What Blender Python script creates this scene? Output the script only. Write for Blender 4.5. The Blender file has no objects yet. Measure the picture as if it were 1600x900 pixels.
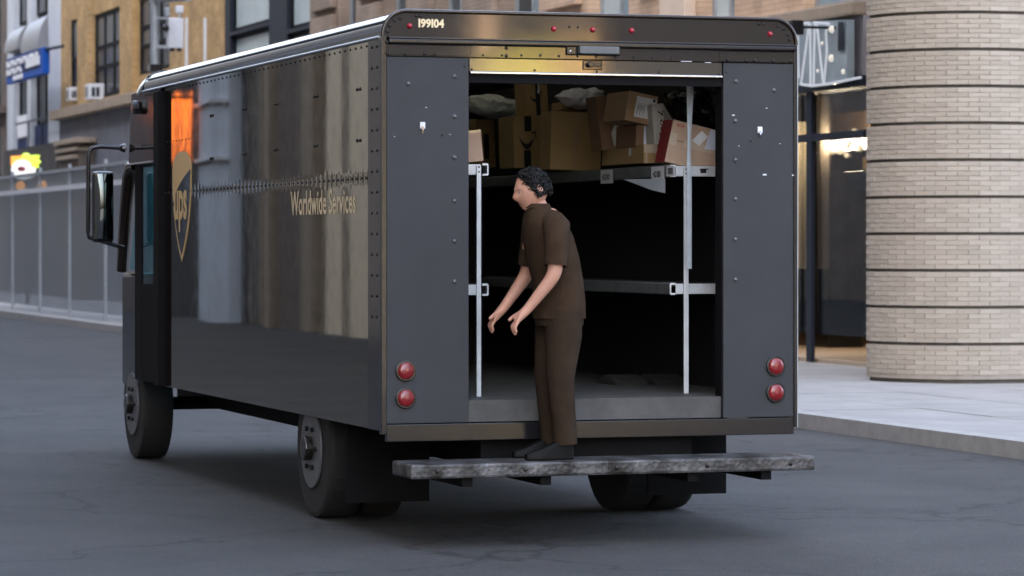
import bpy, bmesh, math, random
from mathutils import Vector, Matrix, noise
from math import sin, cos, pi, radians as R
random.seed(7)
SC = bpy.context.scene
COL = SC.collection

# ------------------------------------------------------------------ camera, sky, sun, exposure
# Street frame: X across the street (0 = left flank of the truck), Y along it, Z up. YAW turns it to world axes.
YAW = R(17.85); CA, SA = cos(YAW), sin(YAW); DIST = 17.6
OX = (597 - 800) / 5000 * DIST
CAMZ = 1.65
CAMX = -OX * CA - DIST * SA
CAMY = OX * SA - DIST * CA
cd = bpy.data.cameras.new('camera'); cam = bpy.data.objects.new('camera', cd); COL.objects.link(cam); SC.camera = cam
cd.sensor_width = 36; cd.lens = 112.5; cd.clip_end = 3000; cd.shift_y = -69 / 1600
cam.location = (0, 0, CAMZ); cam.rotation_euler = (pi / 2, 0, 0)
cd.dof.use_dof = True; cd.dof.focus_distance = 18.4; cd.dof.aperture_fstop = 4.8
SUN_EL, SUN_AZ = R(25), R(233)           # azimuth clockwise from world +Y: low on the left, behind the left-hand buildings
w = bpy.data.worlds.new('World'); SC.world = w; w.use_nodes = True
nt = w.node_tree; bg = nt.nodes['Background']
sky = nt.nodes.new('ShaderNodeTexSky'); sky.sky_type = 'NISHITA'; sky.sun_disc = False
sky.sun_elevation = SUN_EL; sky.sun_rotation = SUN_AZ; sky.air_density = .8; sky.dust_density = 7; sky.ozone_density = .6
hs = nt.nodes.new('ShaderNodeHueSaturation'); hs.inputs['Saturation'].default_value = .78
nt.links.new(sky.outputs[0], hs.inputs['Color']); nt.links.new(hs.outputs[0], bg.inputs[0]); bg.inputs[1].default_value = 0.15
sd = bpy.data.lights.new('sun', 'SUN'); so = bpy.data.objects.new('sun', sd); COL.objects.link(so)
sd.energy = 3.0; sd.angle = R(.6); sd.color = (1, .9, .78)
sv = Vector((sin(SUN_AZ) * cos(SUN_EL), cos(SUN_AZ) * cos(SUN_EL), sin(SUN_EL)))
so.rotation_euler = sv.to_track_quat('Z', 'Y').to_euler(); so.location = (0, 0, 40)
vs = SC.view_settings; vs.view_transform = 'Standard'; vs.look = 'None'; vs.exposure = 3.5; vs.gamma = 1

# ------------------------------------------------------------------ helpers
def ray(px, py):
    u = (px - 800) / 5000; v = (381 - py) / 5000
    return (u * CA + SA, -u * SA + CA, v)
def onX(px, py, X):                       # where the line of sight meets the upright plane X: (Y, Z)
    d = ray(px, py); t = (X - CAMX) / d[0]; return (CAMY + t * d[1], CAMZ + t * d[2])
def onY(px, py, Y):
    d = ray(px, py); t = (Y - CAMY) / d[1]; return (CAMX + t * d[0], CAMZ + t * d[2])
def W(p): return Vector((OX + p[0] * CA - p[1] * SA, DIST + p[0] * SA + p[1] * CA, p[2]))

class MB:
    def __init__(s): s.v = []; s.f = []
    def add(s, v, f):
        n = len(s.v); s.v += [tuple(p) for p in v]; s.f += [tuple(i + n for i in q) for q in f]; return s
    def box(s, x0, x1, y0, y1, z0, z1, M=None):
        v = [Vector((x, y, z)) for x in (x0, x1) for y in (y0, y1) for z in (z0, z1)]
        if M: v = [M @ p for p in v]
        return s.add(v, [(0, 1, 3, 2), (4, 6, 7, 5), (0, 4, 5, 1), (2, 3, 7, 6), (0, 2, 6, 4), (1, 5, 7, 3)])
    def quad(s, a, b, c, d): return s.add([a, b, c, d], [(0, 1, 2, 3)])
    def tube(s, pts, r, seg=8, cap=True):
        pts = [Vector(p) for p in pts]; rings = []; up = None
        for i, p in enumerate(pts):
            d = (pts[min(i + 1, len(pts) - 1)] - pts[max(i - 1, 0)]).normalized()
            if up is None: up = Vector((0, 0, 1)) if abs(d.z) < .9 else Vector((1, 0, 0))
            a = d.cross(up).normalized(); b = a.cross(d).normalized(); up = b
            rr = r[i] if isinstance(r, (list, tuple)) else r
            rings.append([p + (a * cos(2 * pi * k / seg) + b * sin(2 * pi * k / seg)) * rr for k in range(seg)])
        return s.loft(rings, True, cap)
    def loft(s, rings, closed=False, cap=False):
        n = len(rings[0]); v = [p for q in rings for p in q]; f = []
        for i in range(len(rings) - 1):
            for k in range(n if closed else n - 1):
                k2 = (k + 1) % n
                f.append((i * n + k, i * n + k2, (i + 1) * n + k2, (i + 1) * n + k))
        if cap: f += [tuple(range(n - 1, -1, -1)), tuple((len(rings) - 1) * n + k for k in range(n))]
        return s.add(v, f)
    def dome(s, c, n, r, h=None, seg=8, rings=3):   # rivet head
        c = Vector(c); n = Vector(n).normalized(); h = h or r * .6
        a = n.orthogonal().normalized(); b = n.cross(a); L = []
        for i in range(rings):
            t = i / rings * pi / 2
            L.append([c + (a * cos(2 * pi * k / seg) + b * sin(2 * pi * k / seg)) * r * cos(t) + n * h * sin(t) for k in range(seg)])
        m = len(s.v); s.loft(L, True)
        s.v.append(tuple(c + n * h)); q = m + (rings - 1) * seg
        s.f += [(q + k, q + (k + 1) % seg, len(s.v) - 1) for k in range(seg)]
        return s
    def disc(s, c, n, r, t, seg=20):
        c = Vector(c); n = Vector(n).normalized(); a = n.orthogonal().normalized(); b = n.cross(a)
        ring = [c + (a * cos(2 * pi * k / seg) + b * sin(2 * pi * k / seg)) * r for k in range(seg)]
        return s.loft([ring, [p + n * t for p in ring]], True, True)
    def prism(s, poly, f0, f1):            # poly of (u,v), f0/f1 map (u,v) to the two faces
        return s.loft([[f0(*p) for p in poly], [f1(*p) for p in poly]], True, True)
    def mesh(s, name, org=(0, 0, 0), bev=0, smooth=False, seg=2, recalc=True):
        me = bpy.data.meshes.new(name); o = Vector(org)
        me.from_pydata([tuple(Vector(p) - o) for p in s.v], [], s.f)
        bm = bmesh.new(); bm.from_mesh(me)
        if recalc: bmesh.ops.recalc_face_normals(bm, faces=bm.faces)
        if bev:
            es = [e for e in bm.edges if len(e.link_faces) == 2 and e.calc_face_angle(0) > .5]
            bmesh.ops.bevel(bm, geom=es, offset=bev, segments=seg, affect='EDGES', profile=.6)
        if smooth:
            for f in bm.faces: f.smooth = True
            for e in bm.edges:
                if len(e.link_faces) == 2 and e.calc_face_angle(0) > smooth: e.smooth = False
        bm.to_mesh(me); bm.free(); return me

ORG = {}
def put(name, me, m, parent=None):
    o = bpy.data.objects.new(name, me); COL.objects.link(o)
    if m and not me.materials: me.materials.append(m)
    if parent: o.parent = parent
    return o
def part(name, mb, m, parent, bev=0, smooth=False, label=None, kind=None, recalc=True):
    q = parent
    while q.parent: q = q.parent
    o = put(name, mb.mesh(name, ORG[q.name], bev, smooth, recalc=recalc), m, parent)
    if label: o['label'] = label
    if kind: o['kind'] = kind
    return o
def tag(o, label, cat, group=None):
    o['label'] = label; o['category'] = cat
    if group: o['group'] = group
    return o
def thing(name, label, cat, org=(0, 0, 0), group=None):
    o = bpy.data.objects.new(name, None); COL.objects.link(o)
    o.location = W(org); o.rotation_euler = (0, 0, YAW); o.empty_display_size = .2
    ORG[o.name] = org; return tag(o, label, cat, group)
def solo(name, mb, m, label, cat, org, bev=0, smooth=False, group=None):
    o = put(name, mb.mesh(name, org, bev, smooth), m)
    o.location = W(org); o.rotation_euler = (0, 0, YAW); ORG[o.name] = org
    return tag(o, label, cat, group)
def struct(name, mb, m, kind='structure'):
    o = put(name, mb.mesh(name), m); o.location = W((0, 0, 0)); o.rotation_euler = (0, 0, YAW); o['kind'] = kind; return o

# ------------------------------------------------------------------ materials
def nodes(name):
    m = bpy.data.materials.new(name); m.use_nodes = True; t = m.node_tree
    return m, t, t.nodes['Principled BSDF'], lambda k: t.nodes.new(k), t.links.new
def mat(name, c, rough=.5, metal=0, var=0, vs_=6, bump=0, bs=40, coat=0, ior=1.5, spec=None, stretch=None):
    m, t, b, N, L = nodes(name)
    b.inputs['Base Color'].default_value = (*c, 1); b.inputs['Roughness'].default_value = rough
    b.inputs['Metallic'].default_value = metal; b.inputs['IOR'].default_value = ior; b.inputs['Coat Weight'].default_value = coat
    if spec is not None: b.inputs['Specular IOR Level'].default_value = spec
    if var or bump:
        tc = N('ShaderNodeTexCoord'); mp = N('ShaderNodeMapping'); L(tc.outputs['Object'], mp.inputs[0])
        if stretch: mp.inputs['Scale'].default_value = stretch
    if var:
        n = N('ShaderNodeTexNoise'); n.inputs['Scale'].default_value = vs_; n.inputs['Detail'].default_value = 6; n.inputs['Roughness'].default_value = .65
        L(mp.outputs[0], n.inputs['Vector']); cr = N('ShaderNodeMapRange')
        cr.inputs[1].default_value = .3; cr.inputs[2].default_value = .7; cr.inputs[3].default_value = 1 - var; cr.inputs[4].default_value = 1 + var
        L(n.outputs[0], cr.inputs[0]); mx = N('ShaderNodeMix'); mx.data_type = 'RGBA'; mx.blend_type = 'MULTIPLY'; mx.inputs[0].default_value = 1
        mx.inputs[6].default_value = (*c, 1); L(cr.outputs[0], mx.inputs[7]); L(mx.outputs[2], b.inputs['Base Color'])
    if bump:
        n2 = N('ShaderNodeTexNoise'); n2.inputs['Scale'].default_value = bs; n2.inputs['Detail'].default_value = 4
        L(mp.outputs[0], n2.inputs['Vector']); bp = N('ShaderNodeBump'); bp.inputs['Strength'].default_value = bump; bp.inputs['Distance'].default_value = .01
        L(n2.outputs[0], bp.inputs['Height']); L(bp.outputs[0], b.inputs['Normal'])
    return m
def brickmat(name, c1, c2, mortar, bw, bh, axis='Y', rough=.85, var=.25):
    m, t, b, N, L = nodes(name); b.inputs['Roughness'].default_value = rough
    tc = N('ShaderNodeTexCoord'); sp = N('ShaderNodeSeparateXYZ'); cb = N('ShaderNodeCombineXYZ')
    L(tc.outputs['Object'], sp.inputs[0]); L(sp.outputs[axis], cb.inputs[0]); L(sp.outputs['Z'], cb.inputs[1])
    br = N('ShaderNodeTexBrick'); L(cb.outputs[0], br.inputs['Vector']); br.inputs['Scale'].default_value = 1
    br.inputs['Brick Width'].default_value = bw; br.inputs['Row Height'].default_value = bh; br.inputs['Mortar Size'].default_value = .006
    br.inputs['Color1'].default_value = (*c1, 1); br.inputs['Color2'].default_value = (*c2, 1); br.inputs['Mortar'].default_value = (*mortar, 1)
    n = N('ShaderNodeTexNoise'); n.inputs['Scale'].default_value = 1.3; n.inputs['Detail'].default_value = 7; L(tc.outputs['Object'], n.inputs['Vector'])
    cr = N('ShaderNodeMapRange'); cr.inputs[1].default_value = .3; cr.inputs[2].default_value = .7; cr.inputs[3].default_value = 1 - var; cr.inputs[4].default_value = 1 + var
    L(n.outputs[0], cr.inputs[0]); mx = N('ShaderNodeMix'); mx.data_type = 'RGBA'; mx.blend_type = 'MULTIPLY'; mx.inputs[0].default_value = 1
    L(br.outputs[0], mx.inputs[6]); L(cr.outputs[0], mx.inputs[7]); L(mx.outputs[2], b.inputs['Base Color'])
    bp = N('ShaderNodeBump'); bp.inputs['Strength'].default_value = .5; bp.inputs['Distance'].default_value = .01; bp.invert = True
    L(br.outputs['Fac'], bp.inputs['Height']); L(bp.outputs[0], b.inputs['Normal']); return m
def wavy(name, c, rough, k, sc, stretch, ior=1.6, det=1, rv=.07, dimple=0, tint=(1, 1, 1)):     # glossy sheet metal, slightly buckled
    m, t, b, N, L = nodes(name); b.inputs['Base Color'].default_value = (*c, 1); b.inputs['IOR'].default_value = ior; b.inputs['Specular Tint'].default_value = (*tint, 1)
    tc = N('ShaderNodeTexCoord'); mp = N('ShaderNodeMapping'); mp.inputs['Scale'].default_value = stretch; L(tc.outputs['Object'], mp.inputs[0])
    n = N('ShaderNodeTexNoise'); n.inputs['Scale'].default_value = sc; n.inputs['Detail'].default_value = det; n.inputs['Roughness'].default_value = .4; L(mp.outputs[0], n.inputs[0])
    bp = N('ShaderNodeBump'); bp.inputs['Strength'].default_value = 1; bp.inputs['Distance'].default_value = k; L(n.outputs[0], bp.inputs['Height'])
    L(bp.outputs[0], b.inputs['Normal'])
    if dimple:
        sp = N('ShaderNodeSeparateXYZ'); L(tc.outputs['Object'], sp.inputs[0])
        def mth(op, a, v=None, c=None):
            q = N('ShaderNodeMath'); q.operation = op; L(a, q.inputs[0])
            if v is not None:
                if isinstance(v, (int, float)): q.inputs[1].default_value = v
                else: L(v, q.inputs[1])
            return q.outputs[0]
        tot = None
        for z0, per, wd in ((2.018, .106, .05),):
            c_ = mth('COSINE', mth('MULTIPLY', mth('SUBTRACT', sp.outputs['Y'], .32), 2 * pi / per))
            e_ = mth('POWER', mth('ADD', mth('POWER', mth('ABSOLUTE', mth('MULTIPLY', mth('SUBTRACT', sp.outputs['Z'], z0), 1 / wd)), 2.0), 1.0), -4.0)
            h_ = mth('MULTIPLY', c_, e_); tot = h_ if tot is None else mth('ADD', tot, h_)
        b2 = N('ShaderNodeBump'); b2.inputs['Strength'].default_value = 1; b2.inputs['Distance'].default_value = dimple
        L(tot, b2.inputs['Height']); L(bp.outputs[0], b2.inputs['Normal']); L(b2.outputs[0], b.inputs['Normal'])
    d = N('ShaderNodeTexNoise'); d.inputs['Scale'].default_value = 9; d.inputs['Detail'].default_value = 8; L(tc.outputs['Object'], d.inputs[0])
    r = N('ShaderNodeMapRange'); r.inputs[1].default_value = .35; r.inputs[2].default_value = .75; r.inputs[3].default_value = rough; r.inputs[4].default_value = rough + rv
    L(d.outputs[0], r.inputs[0]); L(r.outputs[0], b.inputs['Roughness']); return m
def emit(name, c, s):
    m, t, b, N, L = nodes(name); b.inputs['Base Color'].default_value = (*[q * .15 for q in c], 1)
    b.inputs['Emission Color'].default_value = (*c, 1); b.inputs['Emission Strength'].default_value = s; return m
def glass(name, tint, refl=1.0, rough=.02):
    m, t, b, N, L = nodes(name); out = t.nodes['Material Output']; t.nodes.remove(b)
    tr = N('ShaderNodeBsdfTransparent'); tr.inputs[0].default_value = (*tint, 1); gl = N('ShaderNodeBsdfGlossy'); gl.inputs['Roughness'].default_value = rough
    fr = N('ShaderNodeFresnel'); fr.inputs[0].default_value = 1.45; mx = N('ShaderNodeMixShader'); ml = N('ShaderNodeMath'); ml.operation = 'MULTIPLY'; ml.inputs[1].default_value = refl
    L(fr.outputs[0], ml.inputs[0]); L(ml.outputs[0], mx.inputs[0]); L(tr.outputs[0], mx.inputs[1]); L(gl.outputs[0], mx.inputs[2]); L(mx.outputs[0], out.inputs[0]); return m

M = {}
M['side'] = wavy('brown_side_paint', (.012, .008, .006), .012, .0026, .8, (1, 1.3, .12), ior=3.0, det=0, rv=.03, dimple=.00022, tint=(1, .90, .70))
M['brown'] = wavy('brown_paint', (.018, .013, .010), .04, .00035, 1.3, (1.2, 1.2, .6), ior=1.48, rv=.03)
M['rail'] = wavy('brown_roof_rail', (.018, .012, .009), .10, .0008, 1.2, (1, .8, 1), rv=.03)
M['grey'] = mat('grey_rear_panel', (.034, .037, .043), .55, var=.10, vs_=3, bump=.12, bs=260, spec=.35)
M['black'] = mat('black_rubber', (.008, .008, .009), .7, var=.2, spec=.08)
M['gloss'] = mat('black_gloss', (.010, .010, .012), .18)
M['bolt'] = mat('dark_rivet', (.035, .032, .030), .28, metal=.6)
M['bright'] = mat('bright_trim', (.62, .64, .68), .22, metal=1)
M['alu'] = mat('shelf_aluminium', (.60, .63, .66), .45, metal=.35, var=.10, vs_=8)
M['railgrey'] = mat('grey_shelf_rail', (.16, .17, .18), .5, metal=.3, var=.2, vs_=8)
M['gripgrey'] = mat('grip_grey', (.11, .12, .13), .4)
M['rivethead'] = mat('grey_rivet_head', (.11, .115, .125), .32, metal=.4)
M['trimwhite'] = mat('pale_metal_trim', (.42, .44, .47), .25, metal=.7)
M['galv'] = mat('galvanised_steel', (.36, .39, .42), .45, metal=.4, var=.15, vs_=5)
M['gold'] = mat('gold_lettering', (.74, .50, .20), .35)
M['cream'] = mat('cream_lettering', (.80, .66, .42), .5)
M['red'] = mat('red_lens', (.35, .012, .03), .18, coat=.6)
def fibre():
    m, t, b, N, L = nodes('translucent_fibre_roof'); tr = N('ShaderNodeBsdfTranslucent'); tr.inputs[0].default_value = (.80, .74, .58, 1)
    mx = N('ShaderNodeMixShader'); mx.inputs[0].default_value = .33; b.inputs['Base Color'].default_value = (.6, .6, .58, 1)
    L(b.outputs[0], mx.inputs[1]); L(tr.outputs[0], mx.inputs[2]); L(mx.outputs[0], t.nodes['Material Output'].inputs[0]); return m
M['fibre'] = fibre()
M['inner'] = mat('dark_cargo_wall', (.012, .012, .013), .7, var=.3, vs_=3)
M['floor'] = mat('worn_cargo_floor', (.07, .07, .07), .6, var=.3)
M['card'] = mat('brown_cardboard', (.34, .215, .125), .8, var=.10, vs_=4, bump=.15, bs=120, stretch=(1, 1, 8))
M['card2'] = mat('pale_cardboard', (.48, .34, .25), .8, var=.07, vs_=4, bump=.1, bs=120)
M['card3'] = mat('ochre_cardboard', (.36, .24, .11), .8, var=.10, vs_=4, bump=.1, bs=120)
M['carddk'] = mat('dark_brown_cardboard', (.20, .115, .068), .8, var=.12, vs_=4)
M['crimson'] = mat('crimson_print', (.22, .010, .018), .55, var=.1)
M['white'] = mat('white_paper', (.72, .74, .78), .6, var=.04)
M['whitecard'] = mat('white_carton', (.50, .49, .48), .6, var=.05)
M['ink'] = mat('black_ink', (.010, .010, .012), .5)
M['tape'] = mat('clear_tape', (.55, .45, .36), .12)
M['green'] = mat('green_print', (.03, .22, .06), .5)
M['redink'] = mat('red_ink', (.45, .03, .05), .5)
M['blktape'] = mat('black_parcel_tape', (.012, .012, .014), .3)
M['bag'] = mat('grey_plastic_mailer', (.72, .74, .72), .16, var=.15, vs_=5, bump=1, bs=18)
M['bag2'] = mat('lilac_plastic_mailer', (.70, .70, .78), .16, var=.12, vs_=5, bump=1, bs=20)
M['blkbag'] = mat('black_plastic_bag', (.010, .010, .012), .16, bump=1.0, bs=14)
M['strap'] = mat('grey_webbing', (.32, .36, .39), .7, var=.15, vs_=20, bump=.3, bs=200)
M['pouch'] = mat('blue_white_pouch', (.62, .68, .82), .15, var=.08, bump=.4, bs=14)
M['tealglass'] = glass('teal_cab_glass', (.60, .95, 1.0), .8)
M['mirror'] = mat('mirror_glass', (.13, .15, .16), .03, metal=1)
M['shopglass'] = glass('shop_glass', (.82, .84, .84), .8)
M['lens'] = mat('dark_lens', (.02, .02, .025), .1)
M['tyre'] = mat('tyre_rubber', (.02, .02, .02), .8, bump=.2)
M['asphalt'] = mat('asphalt', (.05, .05, .052), .85, var=.25, vs_=2, bump=.5, bs=120)
M['pave'] = mat('concrete_pavement', (.28, .27, .26), .85, var=.15, vs_=1.5, bump=.3, bs=60)
M['kerb'] = mat('kerb_stone', (.30, .29, .28), .8, var=.15)
# background
M['ybrick'] = brickmat('ochre_brick', (.46, .30, .125), (.36, .22, .085), (.40, .30, .18), .21, .085)
M['tbrick'] = brickmat('tan_brick', (.33, .25, .19), (.26, .195, .15), (.20, .16, .13), .30, .075)
M['peach'] = brickmat('peach_glow_brick', (.62, .44, .31), (.54, .37, .25), (.40, .29, .21), .30, .075)  # paler brick, with warm reflected light also put into its colour
M['stone'] = mat('peach_limestone', (.66, .53, .42), .85, var=.08, vs_=2)
M['brick'] = None
M['pale'] = mat('pale_limestone', (.80, .66, .48), .8, var=.06, vs_=1)
M['dark'] = mat('dark_shop_front', (.03, .03, .034), .5, var=.2)
M['mortar'] = mat('grey_mortar', (.31, .27, .23), .95, var=.15)
M['groove'] = mat('groove_mortar', (.12, .105, .09), .95, var=.2)
M['frame'] = mat('dark_window_frame', (.010, .011, .013), .6, spec=.08)
M['steel'] = mat('blue_black_steel', (.020, .025, .036), .5, var=.1, spec=.12)
M['panedk'] = mat('dark_pane', (.022, .026, .034), .2, var=.4, vs_=.8, spec=.06)
M['panemid'] = mat('grey_pane', (.055, .065, .075), .2, var=.5, vs_=1.1, spec=.12)
M['panepale'] = mat('blind_behind_pane', (.44, .52, .54), .2, var=.08, vs_=1.2, spec=.12)
M['panesky'] = mat('blue_pane', (.20, .29, .34), .05, var=.35, vs_=.7)
M['wcol'] = mat('pale_blue_grey_stone', (.52, .56, .62), .7, var=.08, vs_=1)
M['bay'] = mat('grey_metal_bay', (.22, .225, .24), .38, var=.1, spec=.22)
M['ledge'] = mat('tan_ledge_stone', (.30, .24, .18), .85, var=.2, vs_=3)
M['slate'] = mat('slate_blue_render', (.115, .125, .155), .75, var=.2, vs_=1.2)
M['brownst'] = mat('brown_stone', (.12, .095, .08), .85, var=.3, vs_=2)
M['dkbase'] = mat('dark_basement_stone', (.040, .038, .036), .8, var=.35, vs_=2)
M['blue'] = mat('cobalt_sign', (.012, .085, .40), .5, spec=.1)
M['navy'] = mat('navy_paint', (.010, .024, .10), .5, spec=.1)
M['lettering'] = mat('white_lettering', (.78, .80, .84), .6, spec=.1)
M['acwhite'] = mat('white_casing', (.66, .68, .72), .5, var=.06)
M['lilac'] = mat('lilac_grey_panel', (.30, .285, .315), .35, var=.07, vs_=1.2)
M['film'] = mat('glossy_blue_grey_sheet', (.24, .29, .32), .10, var=.2, vs_=1.5)
M['tubew'] = emit('lit_white_tube', (.85, .9, 1), .045)
M['bulb_shine'] = emit('white_shine', (1, .95, .85), .06)
M['warm'] = emit('warm_lamp', (1, .78, .50), .35)
M['shelfglow'] = emit('lit_amber_shelf', (1, .55, .16), .07)
M['shopwall'] = mat('brown_shop_wall', (.26, .17, .10), .8, var=.25)
M['shopcream'] = mat('cream_shop_column', (.62, .52, .36), .8, var=.1)
M['shoptan'] = mat('tan_shop_column', (.36, .29, .22), .8, var=.1)
M['teal'] = mat('teal_screen', (.02, .07, .10), .2)
M['neonO'] = emit('lit_orange', (1, .38, .05), .16)
M['neonY'] = emit('lit_yellow_green', (.75, 1, .10), .12)
M['neonW'] = emit('lit_white', (1, .97, 1), .11)
M['mesh'] = glass('fence_mesh', (.74, .78, .82), .6, .5)

# brick with a tone of its own per object
def tonemat():
    m, t, b, N, L = nodes('grey_tan_brick'); b.inputs['Roughness'].default_value = .9
    oi = N('ShaderNodeObjectInfo'); cr = N('ShaderNodeValToRGB'); e = cr.color_ramp.elements
    e[0].color = (.335, .29, .235, 1); e[1].color = (.40, .348, .288, 1); x = cr.color_ramp.elements.new(.5); x.color = (.37, .32, .26, 1)
    L(oi.outputs['Random'], cr.inputs[0]); tc = N('ShaderNodeNewGeometry'); n = N('ShaderNodeTexNoise'); n.inputs['Scale'].default_value = 1.6; n.inputs['Detail'].default_value = 9; n.inputs['Roughness'].default_value = .7
    L(tc.outputs['Position'], n.inputs[0]); mr = N('ShaderNodeMapRange'); mr.inputs[3].default_value = .8; mr.inputs[4].default_value = 1.2; L(n.outputs[0], mr.inputs[0])
    mx = N('ShaderNodeMix'); mx.data_type = 'RGBA'; mx.blend_type = 'MULTIPLY'; mx.inputs[0].default_value = 1
    L(cr.outputs[0], mx.inputs[6]); L(mr.outputs[0], mx.inputs[7]); L(mx.outputs[2], b.inputs['Base Color']); return m
M['brick'] = tonemat()

def text_mb(s, size, f, bold=0.0, shear=0, align='LEFT'):   # flat lettering: f maps (u,v) to a point
    c = bpy.data.curves.new('lettering', 'FONT'); c.body = s; c.size = size; c.offset = bold; c.shear = shear; c.align_x = align; c.resolution_u = 3
    o = bpy.data.objects.new('lettering', c); COL.objects.link(o); dg = bpy.context.evaluated_depsgraph_get()
    me = bpy.data.meshes.new_from_object(o.evaluated_get(dg)); bpy.data.objects.remove(o); bpy.data.curves.remove(c)
    mb = MB(); mb.add([f(v.co.x, v.co.y) for v in me.vertices], [tuple(p.vertices) for p in me.polygons]); bpy.data.meshes.remove(me); return mb

# ------------------------------------------------------------------ ground
XF = 11.5          # building line on the far side
def roadmat():
    m, t, b, N, L = nodes('worn_asphalt'); tc = N('ShaderNodeTexCoord'); b.inputs['Roughness'].default_value = .82
    a = N('ShaderNodeTexNoise'); a.inputs['Scale'].default_value = .55; a.inputs['Detail'].default_value = 8; a.inputs['Roughness'].default_value = .7; L(tc.outputs['Object'], a.inputs[0])
    g = N('ShaderNodeTexVoronoi'); g.inputs['Scale'].default_value = 90; L(tc.outputs['Object'], g.inputs[0])
    r = N('ShaderNodeValToRGB'); e = r.color_ramp.elements; e[0].position = .32; e[1].position = .7; e[0].color = (.028, .028, .029, 1); e[1].color = (.070, .068, .066, 1); L(a.outputs[0], r.inputs[0])
    c = N('ShaderNodeMix'); c.data_type = 'RGBA'; c.blend_type = 'MULTIPLY'; c.inputs[0].default_value = .6; L(r.outputs[0], c.inputs[6]); L(g.outputs['Color'], c.inputs[7])
    v = N('ShaderNodeTexVoronoi'); v.feature = 'DISTANCE_TO_EDGE'; v.inputs['Scale'].default_value = .35
    w2 = N('ShaderNodeTexNoise'); w2.inputs['Scale'].default_value = 1.5; w2.inputs['Detail'].default_value = 6; L(tc.outputs['Object'], w2.inputs[0])
    ad = N('ShaderNodeMix'); ad.data_type = 'RGBA'; ad.blend_type = 'ADD'; ad.inputs[0].default_value = 1; L(tc.outputs['Object'], ad.inputs[6]); L(w2.outputs['Color'], ad.inputs[7]); L(ad.outputs[2], v.inputs[0])
    k_ = N('ShaderNodeMapRange'); k_.inputs[1].default_value = .002; k_.inputs[2].default_value = .012; k_.inputs[3].default_value = .35; L(v.outputs['Distance'], k_.inputs[0])
    d_ = N('ShaderNodeMix'); d_.data_type = 'RGBA'; d_.blend_type = 'MULTIPLY'; d_.inputs[0].default_value = 1; L(c.outputs[2], d_.inputs[6]); L(k_.outputs[0], d_.inputs[7]); L(d_.outputs[2], b.inputs['Base Color'])
    p = N('ShaderNodeBump'); p.inputs['Distance'].default_value = .008; p.inputs['Strength'].default_value = .6; L(g.outputs['Distance'], p.inputs['Height']); L(p.outputs[0], b.inputs['Normal']); return m
struct('road', MB().box(-400, 400, -400, 900, -.5, 0), roadmat())
struct('pavement', MB().box(6.7, 60, -200, 400, -.3, .10), M['kerb'])
rd = random.Random(8); mb = MB(); y = -2
while y < 46:                                     # flagstones with open joints
    x = 6.712
    while x < 11.6:
        mb.box(x, x + 1.212, y, y + 1.488, .05, .130 + rd.uniform(-.002, .003)); x += 1.22
    y += 1.5
struct('pavement_slabs', mb, M['pave'])
mb = MB(); y = -40
while y < 120: mb.box(6.5, 6.7, y, y + 1.99, -.3, .134 + rd.uniform(-.003, .003)); y += 2
struct('kerb', mb, M['kerb'])

# ------------------------------------------------------------------ facades
def facade(mb, X, Y0, Y1, Z0, Z1, holes, depth=.1, back=6, sgn=1):
    ys = sorted({Y0, Y1, *[h[0] for h in holes], *[h[1] for h in holes]}); zs = sorted({Z0, Z1, *[h[2] for h in holes], *[h[3] for h in holes]})
    ys = [y for y in ys if Y0 <= y <= Y1]; zs = [z for z in zs if Z0 <= z <= Z1]
    for a, b in zip(ys, ys[1:]):
        for c, d in zip(zs, zs[1:]):
            y, z = (a + b) / 2, (c + d) / 2
            if any(h[0] < y < h[1] and h[2] < z < h[3] for h in holes): continue
            mb.quad((X, a, c), (X, b, c), (X, b, d), (X, a, d))
    D = X + depth * sgn; B = X + back * sgn
    for a, b, c, d in holes:
        mb.quad((X, a, c), (D, a, c), (D, a, d), (X, a, d)); mb.quad((X, b, c), (D, b, c), (D, b, d), (X, b, d))
        mb.quad((X, a, c), (D, a, c), (D, b, c), (X, b, c)); mb.quad((X, a, d), (D, a, d), (D, b, d), (X, b, d))
    mb.quad((X, Y0, Z0), (B, Y0, Z0), (B, Y0, Z1), (X, Y0, Z1)); mb.quad((X, Y1, Z0), (B, Y1, Z0), (B, Y1, Z1), (X, Y1, Z1))
    mb.quad((X, Y0, Z1), (B, Y0, Z1), (B, Y1, Z1), (X, Y1, Z1)); mb.quad((B, Y0, Z0), (B, Y1, Z0), (B, Y1, Z1), (B, Y0, Z1))
    return mb
def window(root, X, a, b, c, d, my=(), mz=(), fm='frame', pm='panedk', depth=.03, fw=.07, pms=None):
    X += depth; f = MB(); T = .06
    f.box(X, X + T, a, a + fw, c, d).box(X, X + T, b - fw, b, c, d)
    f.box(X + .004, X + T, a + fw, b - fw, c, c + fw).box(X + .004, X + T, a + fw, b - fw, d - fw, d)
    for y in my: f.box(X + .008, X + T, y - fw / 2, y + fw / 2, c + fw, d - fw)
    for z in mz: f.box(X + .012, X + T, a + fw, b - fw, z - fw / 2, z + fw / 2)
    fr = part('window', f, M[fm], root)
    ys = [a + fw] + list(my) + [b - fw]; zs = [c + fw] + list(mz) + [d - fw]; k = 0
    for i in range(len(ys) - 1):
        for j in range(len(zs) - 1):
            p = pms[k % len(pms)] if pms else pm; k += 1
            part('pane', MB().box(X + .04, X + .05, ys[i], ys[i + 1], zs[j], zs[j + 1]), M[p], fr)
    return fr
def Yx(px, X=XF): return onX(px, 100, X)[0]
def zz(px, py, X=XF): return onX(px, py, X)[1]
TOP = 15

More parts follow.
